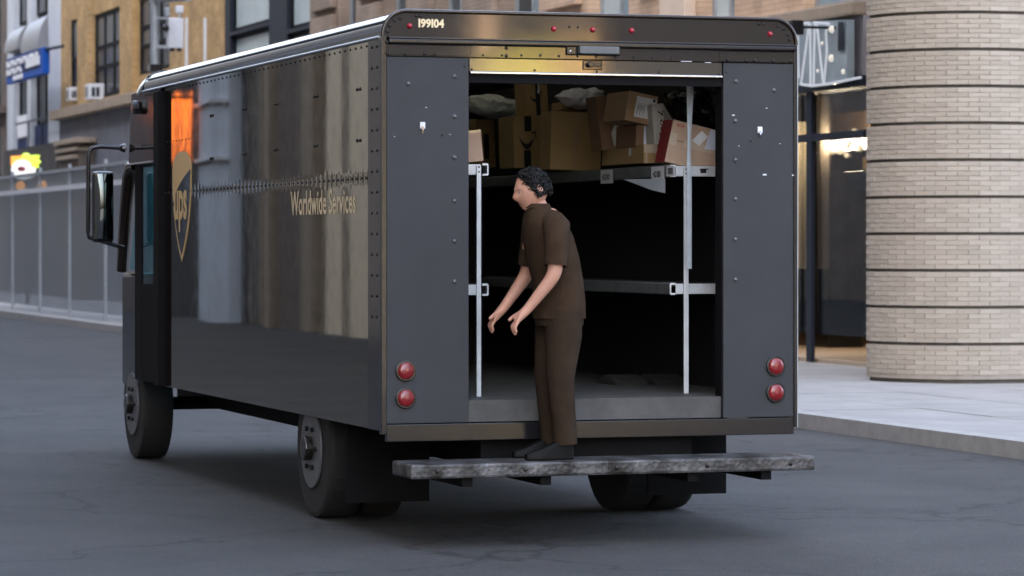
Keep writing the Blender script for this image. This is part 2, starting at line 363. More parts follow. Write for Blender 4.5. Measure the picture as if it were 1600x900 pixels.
# far brown building at the left edge
b = thing('brown_building', 'dark brown stone building at the left edge, beyond the white pilasters', 'building', (XF, 88, 0))
y0, y1 = Yx(11), 112
part('wall', facade(MB(), XF, y0, y1, 0, TOP, [(y0 + 1.2, y0 + 2.4, 6.2, 9.8), (y0 + 1.2, y0 + 2.4, 3.6, 5.6)]), M['brownst'], b)
window(b, XF, y0 + 1.2, y0 + 2.4, 6.2, 9.8, mz=(8,)); window(b, XF, y0 + 1.2, y0 + 2.4, 3.6, 5.6)
part('ledge', MB().box(XF - .3, XF, y0 + .1, y1, 5.9, 6.1), M['brownst'], b)

# white pilaster building
b = thing('pilaster_building', 'pale blue-grey building with tall pilasters and rounded metal bays', 'building', (XF, 76.7, 0))
y0, y1 = Yx(95) + .02, Yx(11) - .02
bx = XF + .12
part('wall', MB().box(bx + .4, bx + 5, y0, y1, 0, TOP), M['wcol'], b)
part('basement', MB().box(XF - .1, bx + .39, y0 + .02, y1, 0, 4.65), M['dkbase'], b)
for l, r in ((95, 76), (48.5, 43), (22, 12)):
    a, c = Yx(l) + .02, Yx(r)
    part('pilaster', MB().box(XF - .02, bx + .39, a, c, 4.66, TOP), M['wcol'], b, bev=.03)
for l, r, zt in ((76, 48.5, zz(62, 25)), (43, 22, zz(32, 40))):
    a, c = Yx(l) + .05, Yx(r) - .05
    m = MB(); L = []
    zb = zz((l + r) / 2, 80)
    for i in range(13):                              # quarter-round metal hood between the pilasters
        t = i / 12 * pi / 2
        L.append([(bx + .1 - .55 * cos(t), a, zb + (zt - zb) * sin(t)), (bx + .1 - .55 * cos(t), c, zb + (zt - zb) * sin(t))])
    m.loft(L); m.quad((bx + .1 - .55, a, zb), (bx + .1 - .55, c, zb), (bx + .1, c, zb), (bx + .1, a, zb))
    for yy in (a, c):
        m.add([(bx + .1, yy, zb)] + [tuple(q[0 if yy == a else 1]) for q in L], [tuple([0, i, i + 1]) for i in range(1, 13)])
    part('bay_hood', m, M['bay'], b, smooth=.8)
    window(b, bx + .02, a, c, zt + .1, TOP - 1, my=((a + c) / 2,), mz=(9.5,), pm='panemid')
    window(b, bx + .02, a, c, 5.3, zb - .02, my=((a + c) / 2,), pm='panedk')
    part('lower_panel', MB().box(bx - .02, bx + .04, a, c, 4.66, 5.3 if l > 60 else 5.0), M['navy'], b)
part('notice', MB().box(bx - .08, bx - .04, Yx(43) + .5, Yx(25), zz(33, 214), zz(33, 180)), M['lettering'], b)
part('railing', MB().tube([(XF - .3, Yx(90), zz(60, 190)), (XF - .3, Yx(40), zz(60, 190))], .03).tube([(XF - .3, Yx(82), 4.6), (XF - .3, Yx(82), zz(82, 190))], .03).tube([(XF - .3, Yx(60), 4.6), (XF - .3, Yx(60), zz(62, 190))], .03), M['steel'], b)

# blue shop sign in front of it
SX = XF - .9
ya, yb = onX(67, 95, SX)[0], onX(10, 95, SX)[0]
s = thing('shop_sign', 'projecting blue box sign with blurred white lettering between pale pilasters', 'sign', (SX, ya, 5))
zt, zb = onX(70, 72, SX)[1], onX(70, 114, SX)[1]
part('box', MB().box(SX, SX + .2, ya, yb, zb, zt), M['blue'], s, bev=.02)
part('upper_band', MB().box(SX - .01, SX, ya + .5, yb - .2, zb + .26 * (zt - zb), zt - .03), M['navy'], s)
random.seed(3)
mb = MB()
for row, (f0, f1, n) in enumerate(((.64, .88, 10), (.32, .56, 9))):
    for i in range(n):
        yy = yb - .3 - i * (yb - ya - .6) / 10.5; random.seed(i + row); h0 = zb + f0 * (zt - zb); h1 = zb + f1 * (zt - zb)
        if row == 1 and 5 <= i: continue
        mb.box(SX - .05, SX - .011, yy - .20, yy - .02, h0, h1)
        if i % 2: mb.box(SX - .05, SX - .011, yy - .42, yy - .205, h1 - .09, h1)
        else: mb.box(SX - .05, SX - .011, yy - .42, yy - .205, h0, h0 + .09)
part('lettering', mb, M['lettering'], s, kind='stuff')
part('white_plate', MB().box(SX - .04, SX - .012, ya + .07 * (yb - ya), ya + .42 * (yb - ya), zb + .38 * (zt - zb), zb + .72 * (zt - zb)), M['lettering'], s)
part('lower_plate', MB().box(SX - .04, SX - .012, ya + .52 * (yb - ya), ya + .78 * (yb - ya), zb + .06 * (zt - zb), zb + .24 * (zt - zb)), M['lettering'], s)
part('bracket', MB().tube([(SX + .1, ya, zb + .7), (SX + .3, ya - 1.6, zb + .7)], .05, 6), M['steel'], s)

# ochre brick building
b = thing('ochre_brick_building', 'ochre brick building with dark windows over a slate base', 'building', (XF, 55, 0))
y0, y1 = Yx(350), Yx(95)
def win_rect(l, r, t, bt): return (Yx(r), Yx(l), zz((l + r) / 2, bt), zz((l + r) / 2, t))
zl = 5.55
W1 = win_rect(110, 123, 30, 137); W2 = win_rect(147, 190, 16, 151); W3 = win_rect(217, 265, -12, 112)
hs = [W1, W2, W3] + [(h[0], h[1], h[3] + 1.3, TOP - 1) for h in (W1, W2, W3)]
part('wall', facade(MB(), XF, y0, y1, zl, TOP, hs), M['ybrick'], b)
window(b, XF, *W1, mz=(W1[2] + .42 * (W1[3] - W1[2]),), pms=['panedk', 'panemid'])
for h in (W2, W3):
    dy = (h[1] - h[0]) / 3; dz = h[3] - h[2]
    window(b, XF, *h, my=(h[0] + dy, h[0] + 2 * dy), mz=(h[2] + .36 * dz, h[2] + .6 * dz), pms=['panedk', 'panemid', 'panemid'], fw=.11)
for h in hs[3:]: window(b, XF, *h, mz=((h[2] + h[3]) / 2,))
part('pier', MB().box(XF - .12, XF - .002, Yx(144), Yx(127), zl, TOP), M['ybrick'], b)
part('pier', MB().box(XF - .12, XF - .002, Yx(214), Yx(194), zl, TOP), M['ybrick'], b)
part('ledge', MB().box(XF - .35, XF + .3, y0, y1, zl - .28, zl - .004), M['ledge'], b, bev=.02)
part('slate_base', MB().box(XF - .05, XF + 5.9, y0 + .003, y1 - .003, 0, zl - .284), M['slate'], b)
for px in (293, 322):
    Y, z = onX(px, 28, XF)
    part('conduit', MB().box(XF - .05, XF - .004, Y - .07, Y + .07, 4.8, z), M['acwhite'], b)
# stone pedestal with mouldings in front of the slate base
PX = XF - .5
s = thing('stone_pedestal', 'moulded brown stone pedestal projecting below the slate wall', 'pedestal', (PX, Yx(120), 0))
a, c = onX(128, 240, PX)[0], onX(88, 240, PX)[0]
part('shaft', MB().box(PX, PX + .44, a + .5, c - .5, .14, zz(105, 226, PX)), M['brownst'], s)
for py0, py1, e in ((226, 218, -.1), (238, 233, .1), (250, 244, .25)):
    part('moulding', MB().box(PX - .12, PX + .44, a + .3 + e, c - .3 - e, zz(105, py0, PX), zz(105, py1, PX)), M['ledge'], s, bev=.02)
# window air conditioners
for (l, r, t, bt, lab) in ((104, 122, 135, 156, 'small white air conditioner under the narrow window, the left one'), (135, 160, 128, 153, 'larger white air conditioner at the foot of the wide dark window')):
    AX = XF - (r - l - 6) / 50; a = Yx(r); c = a + .6; zb, zt = zz((l + r) / 2, bt, AX), zz((l + r) / 2, t, AX)
    u = thing('air_conditioner', lab, 'air conditioner', (AX, a, zb), 'white window air conditioners')
    part('casing', MB().box(AX, XF + .1, a, c, zb, zt), M['acwhite'], u, bev=.02)
    pw = XF - AX
    part('grille', MB().box(AX - .012, AX - .001, a + .08, c - .08, zb + .08, zt - .08), M['bay'], u)
    for k in range(2):
        part('side_vent', MB().box(AX + pw * (.22 + k * .32), AX + pw * (.46 + k * .32), a - .012, a - .001, zb + .08, zt - .1), M['steel'], u)

# dark framed windows bay
b = thing('steel_window_building', 'black steel framed facade with large pale blinds', 'building', (XF, 47, 0))
y0, y1 = Yx(489), Yx(351) - .02
zm = 6.55
rects = []
for l, r in ((420, 359), (487, 448)):
    a, c = Yx(l), Yx(r)
    for z0, z1 in ((zz((l + r) / 2, 100), zz((l + r) / 2, 48)), (zz((l + r) / 2, 42), zz((l + r) / 2, -40)), ):
        rects.append((a, c, z0, z1))
for a, c, z0, z1 in rects[:]: 
    if z1 > 6.5: rects.append((a, c, z1 + .5, z1 + 3))
part('wall', facade(MB(), XF, y0, y1, 0, TOP, rects), M['steel'], b)
for h in rects: window(b, XF, *h, pm='panepale', depth=.1, fw=.09)

# tan stone building, upper floor and street level shop
b = thing('tan_stone_building', 'long tan brick building rising behind the truck roof, with stone piers', 'building', (XF, 21.4, 0))
cuts = [(487, 534, 't'), (534, 559, 'w'), (559, 606, 't'), (606, 637, 'w'), (637, 687, 't'), (687, 725, 'w'), (725, 790, 't'), (790, 845, 'w'), (845, 922, 'p'), (922, 986, 'w'), (986, 1096, 'p'), (1096, 1152, 'w'), (1152, 1262, 'p'), (1262, 1352, 'u')]
ZL = 3.75
for l, r, k in cuts:
    a, c = onX(r, 20, XF)[0], onX(l, 20, XF)[0]
    if k in 'tp':
        m = M['tbrick'] if k == 't' else M['peach']; w_ = c - a
        part('pier', MB().box(XF - .04, XF + 3, a, c, ZL + .9, TOP), m, b)
        mm = M['tbrick'] if k == 't' else M['stone']
        # rusticated block course with shadow gap below it
        for z in (5.35, 6.35, 7.35):
            part('stone_block', MB().box(XF - .16, XF - .041, a + .1 * w_, a + .8 * w_, z, z + .86), m, b, bev=.015)
        if (l, r) == (986, 1096):
            part('pilaster', MB().box(XF - .22, XF - .041, onX(1092, 20, XF)[0], onX(1052, 20, XF)[0], ZL + .9, TOP), M['stone'], b, bev=.02)
    elif k == 'w':
        part('sill', MB().box(XF - .08, XF + 3, a, c, ZL + .9, 4.55), M['stone'], b)
        zb = 4.55
        f = window(b, XF, a, c, zb, 8.6, my=((a + c) / 2,) if c - a > 1.2 else (), pms=['panesky', 'panepale'] if l > 900 else ['panesky', 'panemid'], depth=.16, fw=.10, fm='galv')
        part('lintel', MB().box(XF - .06, XF + 3, a, c, 8.6, TOP), m if k in 'tp' else M['tbrick'], b)
    else:
        window(b, XF, a, c, 4.62, 8.6, my=(c - .9 * (c - a) / 2,), pm='panesky', depth=.1, fw=.1, fm='galv')
        part('lintel', MB().box(XF - .06, XF + 3, a, c, 8.6, TOP), M['peach'], b)
yR, yL = onX(1352, 80, XF)[0], onX(1225, 80, XF)[0]
part('cornice', MB().box(XF - .18, XF + 3, yR, Yx(487), ZL + .72, ZL + .9 - .003), M['ledge'], b, bev=.03)
yend = Yx(487)
part('wall', MB().box(XF, XF + .28, yL + 2.2, yend, 0, ZL + .717), M['tbrick'], b)
# shop front
part('fascia', MB().box(XF - .02, XF + .25, yR, yL + 2.2, ZL - .02, ZL + .717), M['lilac'], b)
part('soffit_beam', MB().box(XF - .06, XF + .3, yR, yL + 2.2, ZL - .16, ZL - .023), M['steel'], b)
Yp0, Yp1 = onX(1271, 200, XF)[0], onX(1263, 200, XF)[0]
part('post', MB().box(XF - .03, XF + .02, Yp0, Yp1, .14, ZL - .163), M['steel'], b)
zt0, zt1 = zz(1300, 219), zz(1300, 207)
part('transom', MB().box(XF - .028, XF + .018, yR, Yp0 - .002, zt0, zt1), M['steel'], b)
part('transom', MB().box(XF - .028, XF + .018, Yp1 + .002, yL + 2.2, zt0, zt1), M['steel'], b)
part('post', MB().box(XF - .03, XF + .01, onX(1243, 200, XF)[0], onX(1240, 200, XF)[0], .14, ZL - .163), M['steel'], b)
for a, c in ((yR, Yp0), (Yp1, onX(1243, 200, XF)[0])):
    for z0, z1 in ((.5, zt0), (zt1, ZL - .163)):
        part('shop_pane', MB().box(XF + .04, XF + .05, a, c, z0, z1), M['shopglass'], b)
# shop interior, bounded by the return wall of the rounded corner
d = ray(1496, 200); t_ = 36.2 / math.hypot(d[0], d[1]); CX, CY = CAMX + d[0] * t_, CAMY + d[1] * t_
ROOM = CY + .45
iy0, iy1 = yR - .6, yL + 16
m = MB(); m.box(XF + 6, XF + 6.1, ROOM, iy1, .1, 4.3).box(XF + .3, XF + 6, iy1, iy1 + .1, .1, 4.3).box(XF + .06, XF + 6, ROOM, iy1, 4.2, 4.3).box(XF + .3, XF + 6, ROOM - .1, ROOM, .1, 4.3)
part('shop_room', m, M['shopwall'], b)
part('shop_floor', MB().box(XF + .06, XF + 6, ROOM, iy1, .1, .18), M['shoptan'], b)
def atX(px, py, X): Y, z = onX(px, py, X); return X, Y, z
for l, r, Yq, pt, pb, m_ in ((1247, 1260, 23.5, 190, 420, 'shopcream'), (1281, 1295, 23.0, 150, 420, 'shoptan'), (1300, 1311, 27, 150, 207, 'shoptan')):
    x0, z1 = onY(l, pt, Yq); x1, z0 = onY(r, pb, Yq)
    part('shop_column', MB().box(x0, x1, Yq, Yq + .08, max(.18, z0), min(z1, 4.19)), M[m_], b)
X = XF + 2.2
part('shop_beam', MB().box(X, X + .3, onX(1350, 180, X)[0], onX(1296, 180, X)[0], zz(1320, 204, X), zz(1320, 176, X)), M['shopwall'], b)
k0, k1 = onX(1323, 260, X)[0], onX(1296, 260, X)[0]
part('display_cabinet', MB().box(X - .3, X + .25, k0, k1, .18, zz(1310, 240, X)), M['gloss'], b, bev=.02)
X = XF + 3
part('lit_shelf', MB().box(X, X + .1, onX(1344, 250, X)[0], onX(1322, 250, X)[0], zz(1330, 266, X), zz(1330, 247, X)), M['shelfglow'], b)
X = XF + .8
part('screen', MB().box(X, X + .06, onX(1350, 280, X)[0], onX(1319, 280, X)[0], zz(1330, 298, X), zz(1330, 268, X)), M['teal'], b, bev=.01)
for px, py, r in ((1299, 236, .07), (1305, 233, .07), (1311, 236, .07), (1317, 236, .055), (1322, 229, .06), (1326, 223, .06), (1322, 243, .045), (1341, 231, .075), (1315, 215, .04), (1334, 204, .04), (1300, 216, .03), (1340, 216, .04)):
    X = XF + 1.5; p = Vector(atX(px, py, X)); mb = MB(); mb.dome(p, (0, 0, 1), r * .7, r * .7, 10, 4).dome(p, (0, 0, -1), r * .7, r * .7, 10, 4)
    part('pendant_lamp', mb, M['warm'], b, smooth=2)

for q, px in enumerate((1302, 1322, 1340)):
    ld = bpy.data.lights.new('shop_lamp_light', 'POINT'); ld.energy = 7; ld.color = (1, .80, .56); ld.shadow_soft_size = .12
    lo = bpy.data.objects.new('shop_lamp_light', ld); COL.objects.link(lo); lo.location = W(atX(px, 222, XF + 1.2 + .3 * q))

# glazed display with white tube outlines, fixed on the fascia
TX = XF - .30
s = thing('tube_sign', 'glossy fascia sign with white tube outlines shaped like tall strokes', 'sign', (TX, onX(1290, 80, TX)[0], ZL))
def tp(x, y, dx=0): Y, z = onX(1230 + x / 6, y / 6, TX + dx); return (TX + dx, Y, z)
bk = MB(); q = [tp(85, 205, .06), tp(560, 185, .06), tp(560, 745, .06), tp(400, 790, .06), tp(230, 812, .06), tp(85, 800, .06)]
bk.loft([q, [(x + .1, y, z) for x, y, z in q]], True, True); part('glossy_sheet', bk, M['film'], s)
for pts in ([(100, 225), (102, 500), (108, 735)], [(205, 218), (165, 520), (130, 785)], [(215, 215), (218, 800)], [(257, 220), (247, 790)], [(278, 226), (310, 520), (338, 785)], [(250, 214), (392, 222)], [(392, 222), (362, 300), (372, 470), (345, 790)], [(125, 790), (230, 806), (400, 785), (560, 752), (690, 725)], [(95, 225), (200, 217)]):
    part('tube', MB().tube([tp(*p) for p in pts], .016, 8), M['tubew'], s, smooth=1)
for x, y, r in ((425, 275, .05), (420, 545, .05), (530, 672, .035), (330, 405, .025), (288, 665, .025), (110, 272, .06)):
    p = Vector(tp(x, y, -.03)); part('bulb_shine', MB().dome(p, (-1, 0, 0), r, r, 10, 3), M['bulb_shine'], s, smooth=2)  # glowing domes stand in for bulb reflections on the glossy sheet
part('dark_slot', MB().add([tp(475, 205, .04), tp(530, 205, .04), tp(535, 475, .04), tp(475, 475, .04)], [(0, 1, 2, 3)]), M['steel'], s)
# small flood lamp seen past the truck's right corner
s = thing('flood_lamp', 'small black flood lamp with white face beside the truck corner', 'lamp', (XF - .8, onX(1240, 42, XF - .8)[0], 4.9))
lx = XF - .8; p0 = atX(1240, 42, lx)
part('housing', MB().box(lx - .06, lx + .1, p0[1] - .09, p0[1] + .09, p0[2] - .10, p0[2] + .08), M['gloss'], s, bev=.01)
part('lamp_face', MB().box(lx - .075, lx - .061, p0[1] + .03, p0[1] + .17, p0[2] - .07, p0[2] + .06), M['bulb_shine'], s)
part('arm', MB().tube([(lx + .1, p0[1], p0[2]), (XF - .02, p0[1], p0[2])], .02, 6), M['gloss'], s)

# rounded brick corner at the right: bands of coursed brick with deep grooves
RAD = 1.05
b = thing('round_brick_corner', 'rounded grey-tan brick corner with deep grooves, filling the right edge', 'building', (CX, CY, 0))
sc_ = 36.2 - 1.0
zg = [CAMZ + (381 - y) / 5000 * sc_ for y in (-150, -92, -34, 24, 81, 139, 198.5, 255, 312)]   # groove heights, top to bottom
pitch = zg[3] - zg[4]
def arc_path(r):                                      # plan outline: X-facing flank, quarter round, Y-facing wall
    P = [(CX + 4, CY + .12), (CX - r, CY + .12)]
    P += [(CX - r * cos(t), CY - r * sin(t)) for t in [i / 16 * pi / 2 for i in range(17)]]
    return P + [(CX + .6, CY - r), (CX + 9, CY - r)]
def strip(r, z0, z1):
    m = MB(); P = arc_path(r); m.loft([[(x, y, z0) for x, y in P], [(x, y, z1) for x, y in P]]); return m
part('core_wall', strip(RAD - .034, 0, TOP), M['groove'], b)
for k in range(-24, 26):
    z1 = zg[0] - k * pitch - .032
    if z1 - pitch > .1 and z1 < TOP - .1: part('mortar_bed', strip(RAD + .007, z1 - pitch + .034, z1), M['mortar'], b)
# one brick, shared mesh; placed along the arc and the wall
BH, BL = (pitch - .034) / 7.0, .235
mbk = MB().box(-.035, .012, -BL / 2 + .0025, BL / 2 - .0025, -BH / 2 + .0025, BH / 2 - .0025).mesh('brick', bev=.004, seg=1)
mbk2 = MB().box(-.035, .012, -BL / 2 + .0025, BL / 2 - .0025, -BH / 2 + .0025, BH / 2 - .0025)
arcL = RAD * pi / 2; near = []; rest = MB(); pads = []
def along(s):                                         # s=0 where the quarter round starts
    if s < 0: return CX - RAD, CY - s, pi
    if s < arcL: t = s / RAD; return CX - RAD * cos(t), CY - RAD * sin(t), pi + t
    return CX + (s - arcL), CY - RAD, 1.5 * pi
nb = int((zg[0]) / pitch) + 2
rows = []
for k in range(-24, 26):
    ztop = zg[0] - k * pitch
    for j in range(7):
        z = ztop - .034 - (j + .5) * (pitch - .034) / 7.0
        if .2 < z < TOP - .2: rows.append((z, j))
cand = []
for ri, (z, j) in enumerate(rows):
    off = (ri % 2) * BL / 2
    n0 = 0
    for i in range(n0, 34):
        s_ = i * BL + off; x, y, an = along(s_); dep = (x - CAMX) * SA + (y - CAMY) * CA
        ux = ((x - CAMX) * CA - (y - CAMY) * SA) ; dd = (x - CAMX) * SA + (y - CAMY) * CA
        px = 800 + 5000 * ux / dd; py = 381 - 5000 * (z - CAMZ) / dd
        pr = 0 if (1338 < px < 1606 and -4 < py < 292 and s_ > -.05) else 1
        cand.append((pr, abs(py - 140) * 1.0 + max(0, abs(px - 1470) - 130) * .5 if pr == 0 else 1e6 + abs(py - 140), x, y, z, an))
cand.sort(key=lambda c: (c[0], c[1]))
ob = Vector(ORG[b.name])
for n, (pr, _, x, y, z, an) in enumerate(cand):
    jit = random.uniform(-.0015, .002)
    Mx = Matrix.Translation((x + jit * cos(an), y + jit * sin(an), z)) @ Matrix.Rotation(an, 4, 'Z')
    if n < 300 and pr == 0:
        o = put('brick', mbk, M['brick'], b); o.location = Vector((x, y, z)) - ob + Vector((jit * cos(an), jit * sin(an), 0)); o.rotation_euler = (0, 0, an)
    else:
        rest.add([Mx @ Vector(v) for v in mbk2.v], mbk2.f)
# bricks past the first 300: one mesh, tone varies by position
def posmat():
    m, t, bb, N, L = nodes('grey_tan_brick_mass'); bb.inputs['Roughness'].default_value = .9
    g = N('ShaderNodeNewGeometry'); cr = N('ShaderNodeValToRGB'); e = cr.color_ramp.elements
    e[0].color = (.335, .29, .235, 1); e[1].color = (.40, .348, .288, 1); x = e.new(.5); x.color = (.37, .32, .26, 1)
    L(g.outputs['Random Per Island'], cr.inputs[0]); n = N('ShaderNodeTexNoise'); n.inputs['Scale'].default_value = 1.6; n.inputs['Detail'].default_value = 9; n.inputs['Roughness'].default_value = .7
    L(g.outputs['Position'], n.inputs[0]); mr = N('ShaderNodeMapRange'); mr.inputs[3].default_value = .8; mr.inputs[4].default_value = 1.2; L(n.outputs[0], mr.inputs[0])
    mx = N('ShaderNodeMix'); mx.data_type = 'RGBA'; mx.blend_type = 'MULTIPLY'; mx.inputs[0].default_value = 1
    L(cr.outputs[0], mx.inputs[6]); L(mr.outputs[0], mx.inputs[7]); L(mx.outputs[2], bb.inputs['Base Color']); return m
part('bricks', rest, posmat(), b, kind='stuff')

# ------------------------------------------------------------------ street furniture, left
PXp = 7.6
Yp = onX(242, 60, PXp)[0]
s = thing('signal_pole', 'grey street pole carrying a white control box in front of ochre brick', 'pole', (PXp, Yp, .13))
def sp(px, py, X=PXp): Y, z = onX(px, py, X); return (X, Y, z)
part('pole', MB().tube([(PXp, Yp, .13), (PXp, Yp, zz(242, -60, PXp))], .085, 14), M['galv'], s, smooth=1)
part('arm', MB().tube([sp(236, -1), sp(295, -3)], .06, 8), M['galv'], s)
YB = Yp - .25
def sy(px, py): X, z = onY(px, py, YB); return (X, YB, z)
def face(name, l, r, t_, b_, d, m, bev=.02): p, q = sy(l, b_), sy(r, t_); return part(name, MB().box(p[0], q[0], YB, YB + d, p[2], q[2]), m, s, bev=bev)
face('control_box', 263, 287, 28, 75, .22, M['acwhite'])
face('sensor', 275, 287, 9, 20, .12, M['acwhite'])
face('small_box', 258, 266, 12, 26, .15, M['galv'])
face('sensor_stem', 279, 282, 20, 28, .03, M['galv'], 0)
face('bracket', 244, 264, 71, 75, .06, M['galv'], 0); face('bracket', 244, 264, 27, 30, .06, M['galv'], 0)
c = sy(259, 44); part('camera_head', MB().dome(c, (-.4, -1, 0), .075, .12, 12, 4), M['gloss'], s, smooth=1.2)
for x in (266, 277): face('vent_foot', x, x + 7, 75, 80, .1, M['gloss'], 0)
part('clamp', MB().box(PXp - .12, PXp + .12, Yp - .14, Yp + .14, zz(242, 112, PXp), zz(242, 101, PXp)), M['gloss'], s)

FX = 7.1
s = thing('mesh_fence', 'grey site fence of mesh panels with a white rail, bottom left', 'fence', (FX, 50, .13))
posts = [onX(x, 280, FX)[0] for x in (-20, 20, 63, 109, 165, 215)]
zt = zz(70, 270, FX); zr = zz(70, 297, FX)
for a, c in zip(posts, posts[1:]): part('mesh_panel', MB().box(FX + .02, FX + .035, c + .06, a - .06, .25, zt), M['mesh'], s)
for y in posts: part('post', MB().box(FX - .03, FX + .03, y - .05, y + .05, .13, zt + .12), M['galv'], s)
part('rail', MB().box(FX - .12, FX - .061, posts[-1], posts[0], zr - .05, zr + .05), M['acwhite'], s)
part('rail', MB().box(FX - .05, FX + .012, posts[-1], posts[0], zt - .03, zt + .03), M['galv'], s)

NX = 8.3
s = thing('lit_shop_sign', 'glowing orange, yellow-green and white sign above the mesh fence', 'sign', (NX, onX(38, 260, NX)[0], 2))
def np_(px, py, X=NX): Y, z = onX(px, py, X); return (X, Y, z)
def plate(name, pts, m, X, t=.12): 
    q = [np_(x, y, X) for x, y in pts]; part(name, MB().loft([q, [(x + t, y, z) for x, y, z in q]], True, True), M[m], s)
plate('orange_panel', [(17, 244), (37, 243), (36, 258), (17, 259)], 'neonO', NX)
plate('yellow_star', [(34, 242), (37, 239), (40, 243), (55, 242), (53, 249), (57, 253), (52, 257), (54, 262), (47, 261), (40, 263), (36, 255)], 'neonY', NX - .03)
plate('white_disc', [(33 + 15.5 * cos(t), 265 + 15.5 * sin(t)) for t in [i / 20 * 2 * pi for i in range(20)]], 'neonW', NX - .06)
plate('brown_mark', [(33 + 6 * cos(t), 264 + 4 * sin(t)) for t in [i / 12 * 2 * pi for i in range(12)]], 'redink', NX - .09, .02)
part('post', MB().tube([(NX + .1, np_(37, 260)[1], .13), (NX + .1, np_(37, 260)[1], np_(37, 262)[2])], .06), M['steel'], s)
for px in (33, 67):
    p = Vector(np_(px, 291)); tag(solo('site_lamp', MB().dome(p, (-1, 0, 0), .14, .14, 12, 4).dome(p, (1, 0, 0), .14, .1, 12, 3), M['neonO'], '', '', tuple(p), smooth=2), 'amber lamp on the mesh fence, %s' % ('below the glowing sign' if px == 33 else 'right of the glowing sign'), 'lamp', 'amber lamps on the fence')

# ------------------------------------------------------------------ across the street: facades mirrored in the paintwork
LX = -10
b = thing('beige_pier_building', 'beige and dark facade mirrored in the left flank of the truck', 'building', (LX, 45, 0))
segs = [(22, 27, 'pale'), (27, 30.5, 'dark'), (30.5, 32.2, 'ledge'), (32.2, 35.5, 'dark'), (35.5, 36.6, 'ledge'), (36.6, 37.7, 'pale'), (37.7, 38.6, 'ledge'), (38.6, 39.7, 'pale'), (39.7, 41.3, 'dkbase'), (41.3, 42.2, 'ledge'), (42.2, 43.0, 'brownst'), (43.0, 44.3, 'dark'), (44.3, 45.1, 'ledge'), (45.1, 48.4, 'dark'), (48.4, 51.2, 'wcol'), (51.2, 56, 'dkbase'), (56, 62, 'brownst'), (62, 70, 'tbrick'), (70, 320, 'ledge'), (-21, 22, 'tbrick')]
for a, c, k in segs:
    dp = {'dark': .5, 'dkbase': .4}.get(k, 0)
    part('bay' if dp else 'pier', MB().box(LX - 5, LX - dp, a, c, 0, 34), M[k], b)
for z in (3.4, 4.6, 5.4): part('band', MB().box(LX + .005, LX + .12, 48.3, 51.3, z, z + .08), M['acwhite'], b)
for a, c in ((45.1, 48.4), (32.2, 36.5)):
    part('lintel', MB().box(LX - .49, LX + .02, a, c, 5.9, 7.0), M['ledge'], b)
    part('mullion', MB().box(LX - .49, LX - .3, (a + c) / 2 - .15, (a + c) / 2 + .15, 0, 5.9), M['ledge'], b)
s = thing('orange_glow_panel', 'added glowing orange banner mirrored near the front of the truck flank', 'panel', (LX + .3, 52, 3))
BX = LX + .25; M['glowB'] = emit('orange_glow', (1, .20, .015), .34); M['glowD'] = emit('dim_orange_glow', (1, .24, .07), .032)  # emissive shapes added out of view to give the flank its orange reflection
part('bright_wedge', MB().add([(BX, 51.05, 5.0), (BX, 51.75, 4.75), (BX, 51.55, 3.5), (BX, 51.42, 3.3), (BX, 51.3, 3.5)], [(0, 1, 2, 3, 4)]), M['glowB'], s)
part('dim_panel', MB().add([(BX - .02, 51.4, 3.45), (BX - .02, 53.1, 3.5), (BX - .02, 53.05, 4.6), (BX - .02, 51.5, 4.6)], [(0, 1, 2, 3)]), M['glowD'], s)
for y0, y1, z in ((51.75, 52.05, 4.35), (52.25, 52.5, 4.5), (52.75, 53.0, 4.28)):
    part('hanging_strip', MB().box(BX, BX + .02, y0, y1, z, 4.78).box(BX, BX + .02, y1, y1 + .12, 4.66, 4.78), M['glowB'], s)
part('batten', MB().box(LX + .2, LX + .3, 51.2, 53.1, 4.80, 4.86), M['steel'], s)
b = thing('ochre_block_behind', 'ochre brick block mirrored in the header above the cargo door', 'building', (XF, -20, 0))
M['olive'] = mat('olive_ochre_render', (.42, .36, .09), .8, var=.12, vs_=.6)
for a, c, k, z0, z1 in ((-90, -36.6, 'steel', 0, 13), (-36.6, -36.0, 'peach', 0, 4.7), (-36.6, -36.0, 'dark', 4.7, 13), (-36, -35.3, 'dark', 0, 13), (-35.3, -34.2, 'peach', 4.9, 13), (-35.3, -31.1, 'olive', 0, 4.9), (-34.2, -31.1, 'dkbase', 4.9, 13), (-31.1, -29.1, 'ybrick', 0, 4.9), (-31.1, -29.1, 'brownst', 4.9, 13), (-29.1, -22, 'steel', 0, 13), (-22, -10, 'steel', 0, 13)):
    part('wall', MB().box(XF, XF + 6, a, c, z0, z1), M[k], b)

# ------------------------------------------------------------------ the delivery truck
TW = 2.46; TY = 6.95; FL = .78
t = thing('delivery_truck', 'dark brown riveted delivery truck with its rear cargo door rolled up', 'truck')
def sect(y, dz=0, r=.135, top=2.934, inset=0):
    L = []
    for i in range(11):
        th = pi - i / 10 * pi / 2
        L.append((r + inset + r * cos(th), y, top - r - dz + r * sin(th) ))
    L.append((r + .06 + inset, y, top - dz))
    Rr = [(TW - x, yy, z) for x, yy, z in reversed(L)]
    return [(inset, y, 2.79 - dz)] + L + Rr + [(TW - inset, y, 2.79 - dz)]
for mir in (0, 1):
    m = MB(); L = []
    for y in (.012, 1, 3, 5, 6.7):
        q = sect(y)[:13]; L.append([(TW - x if mir else x, yy, z) for x, yy, z in q])
    m.loft(L); part('roof_rail', m, M['rail'], t, smooth=.6)
part('roof_skin', MB().box(.194, TW - .194, .012, 6.7, 2.926, 2.930), M['fibre'], t)
m = MB(); m.loft([sect(6.702)] + [sect(6.702 + .44 * sin(k / 7 * R(85)), .15 * (1 - cos(k / 7 * R(85))), inset=.03 * (k / 7) ** 2) for k in range(8)]); part('roof_cap', m, M['brown'], t, smooth=.7)
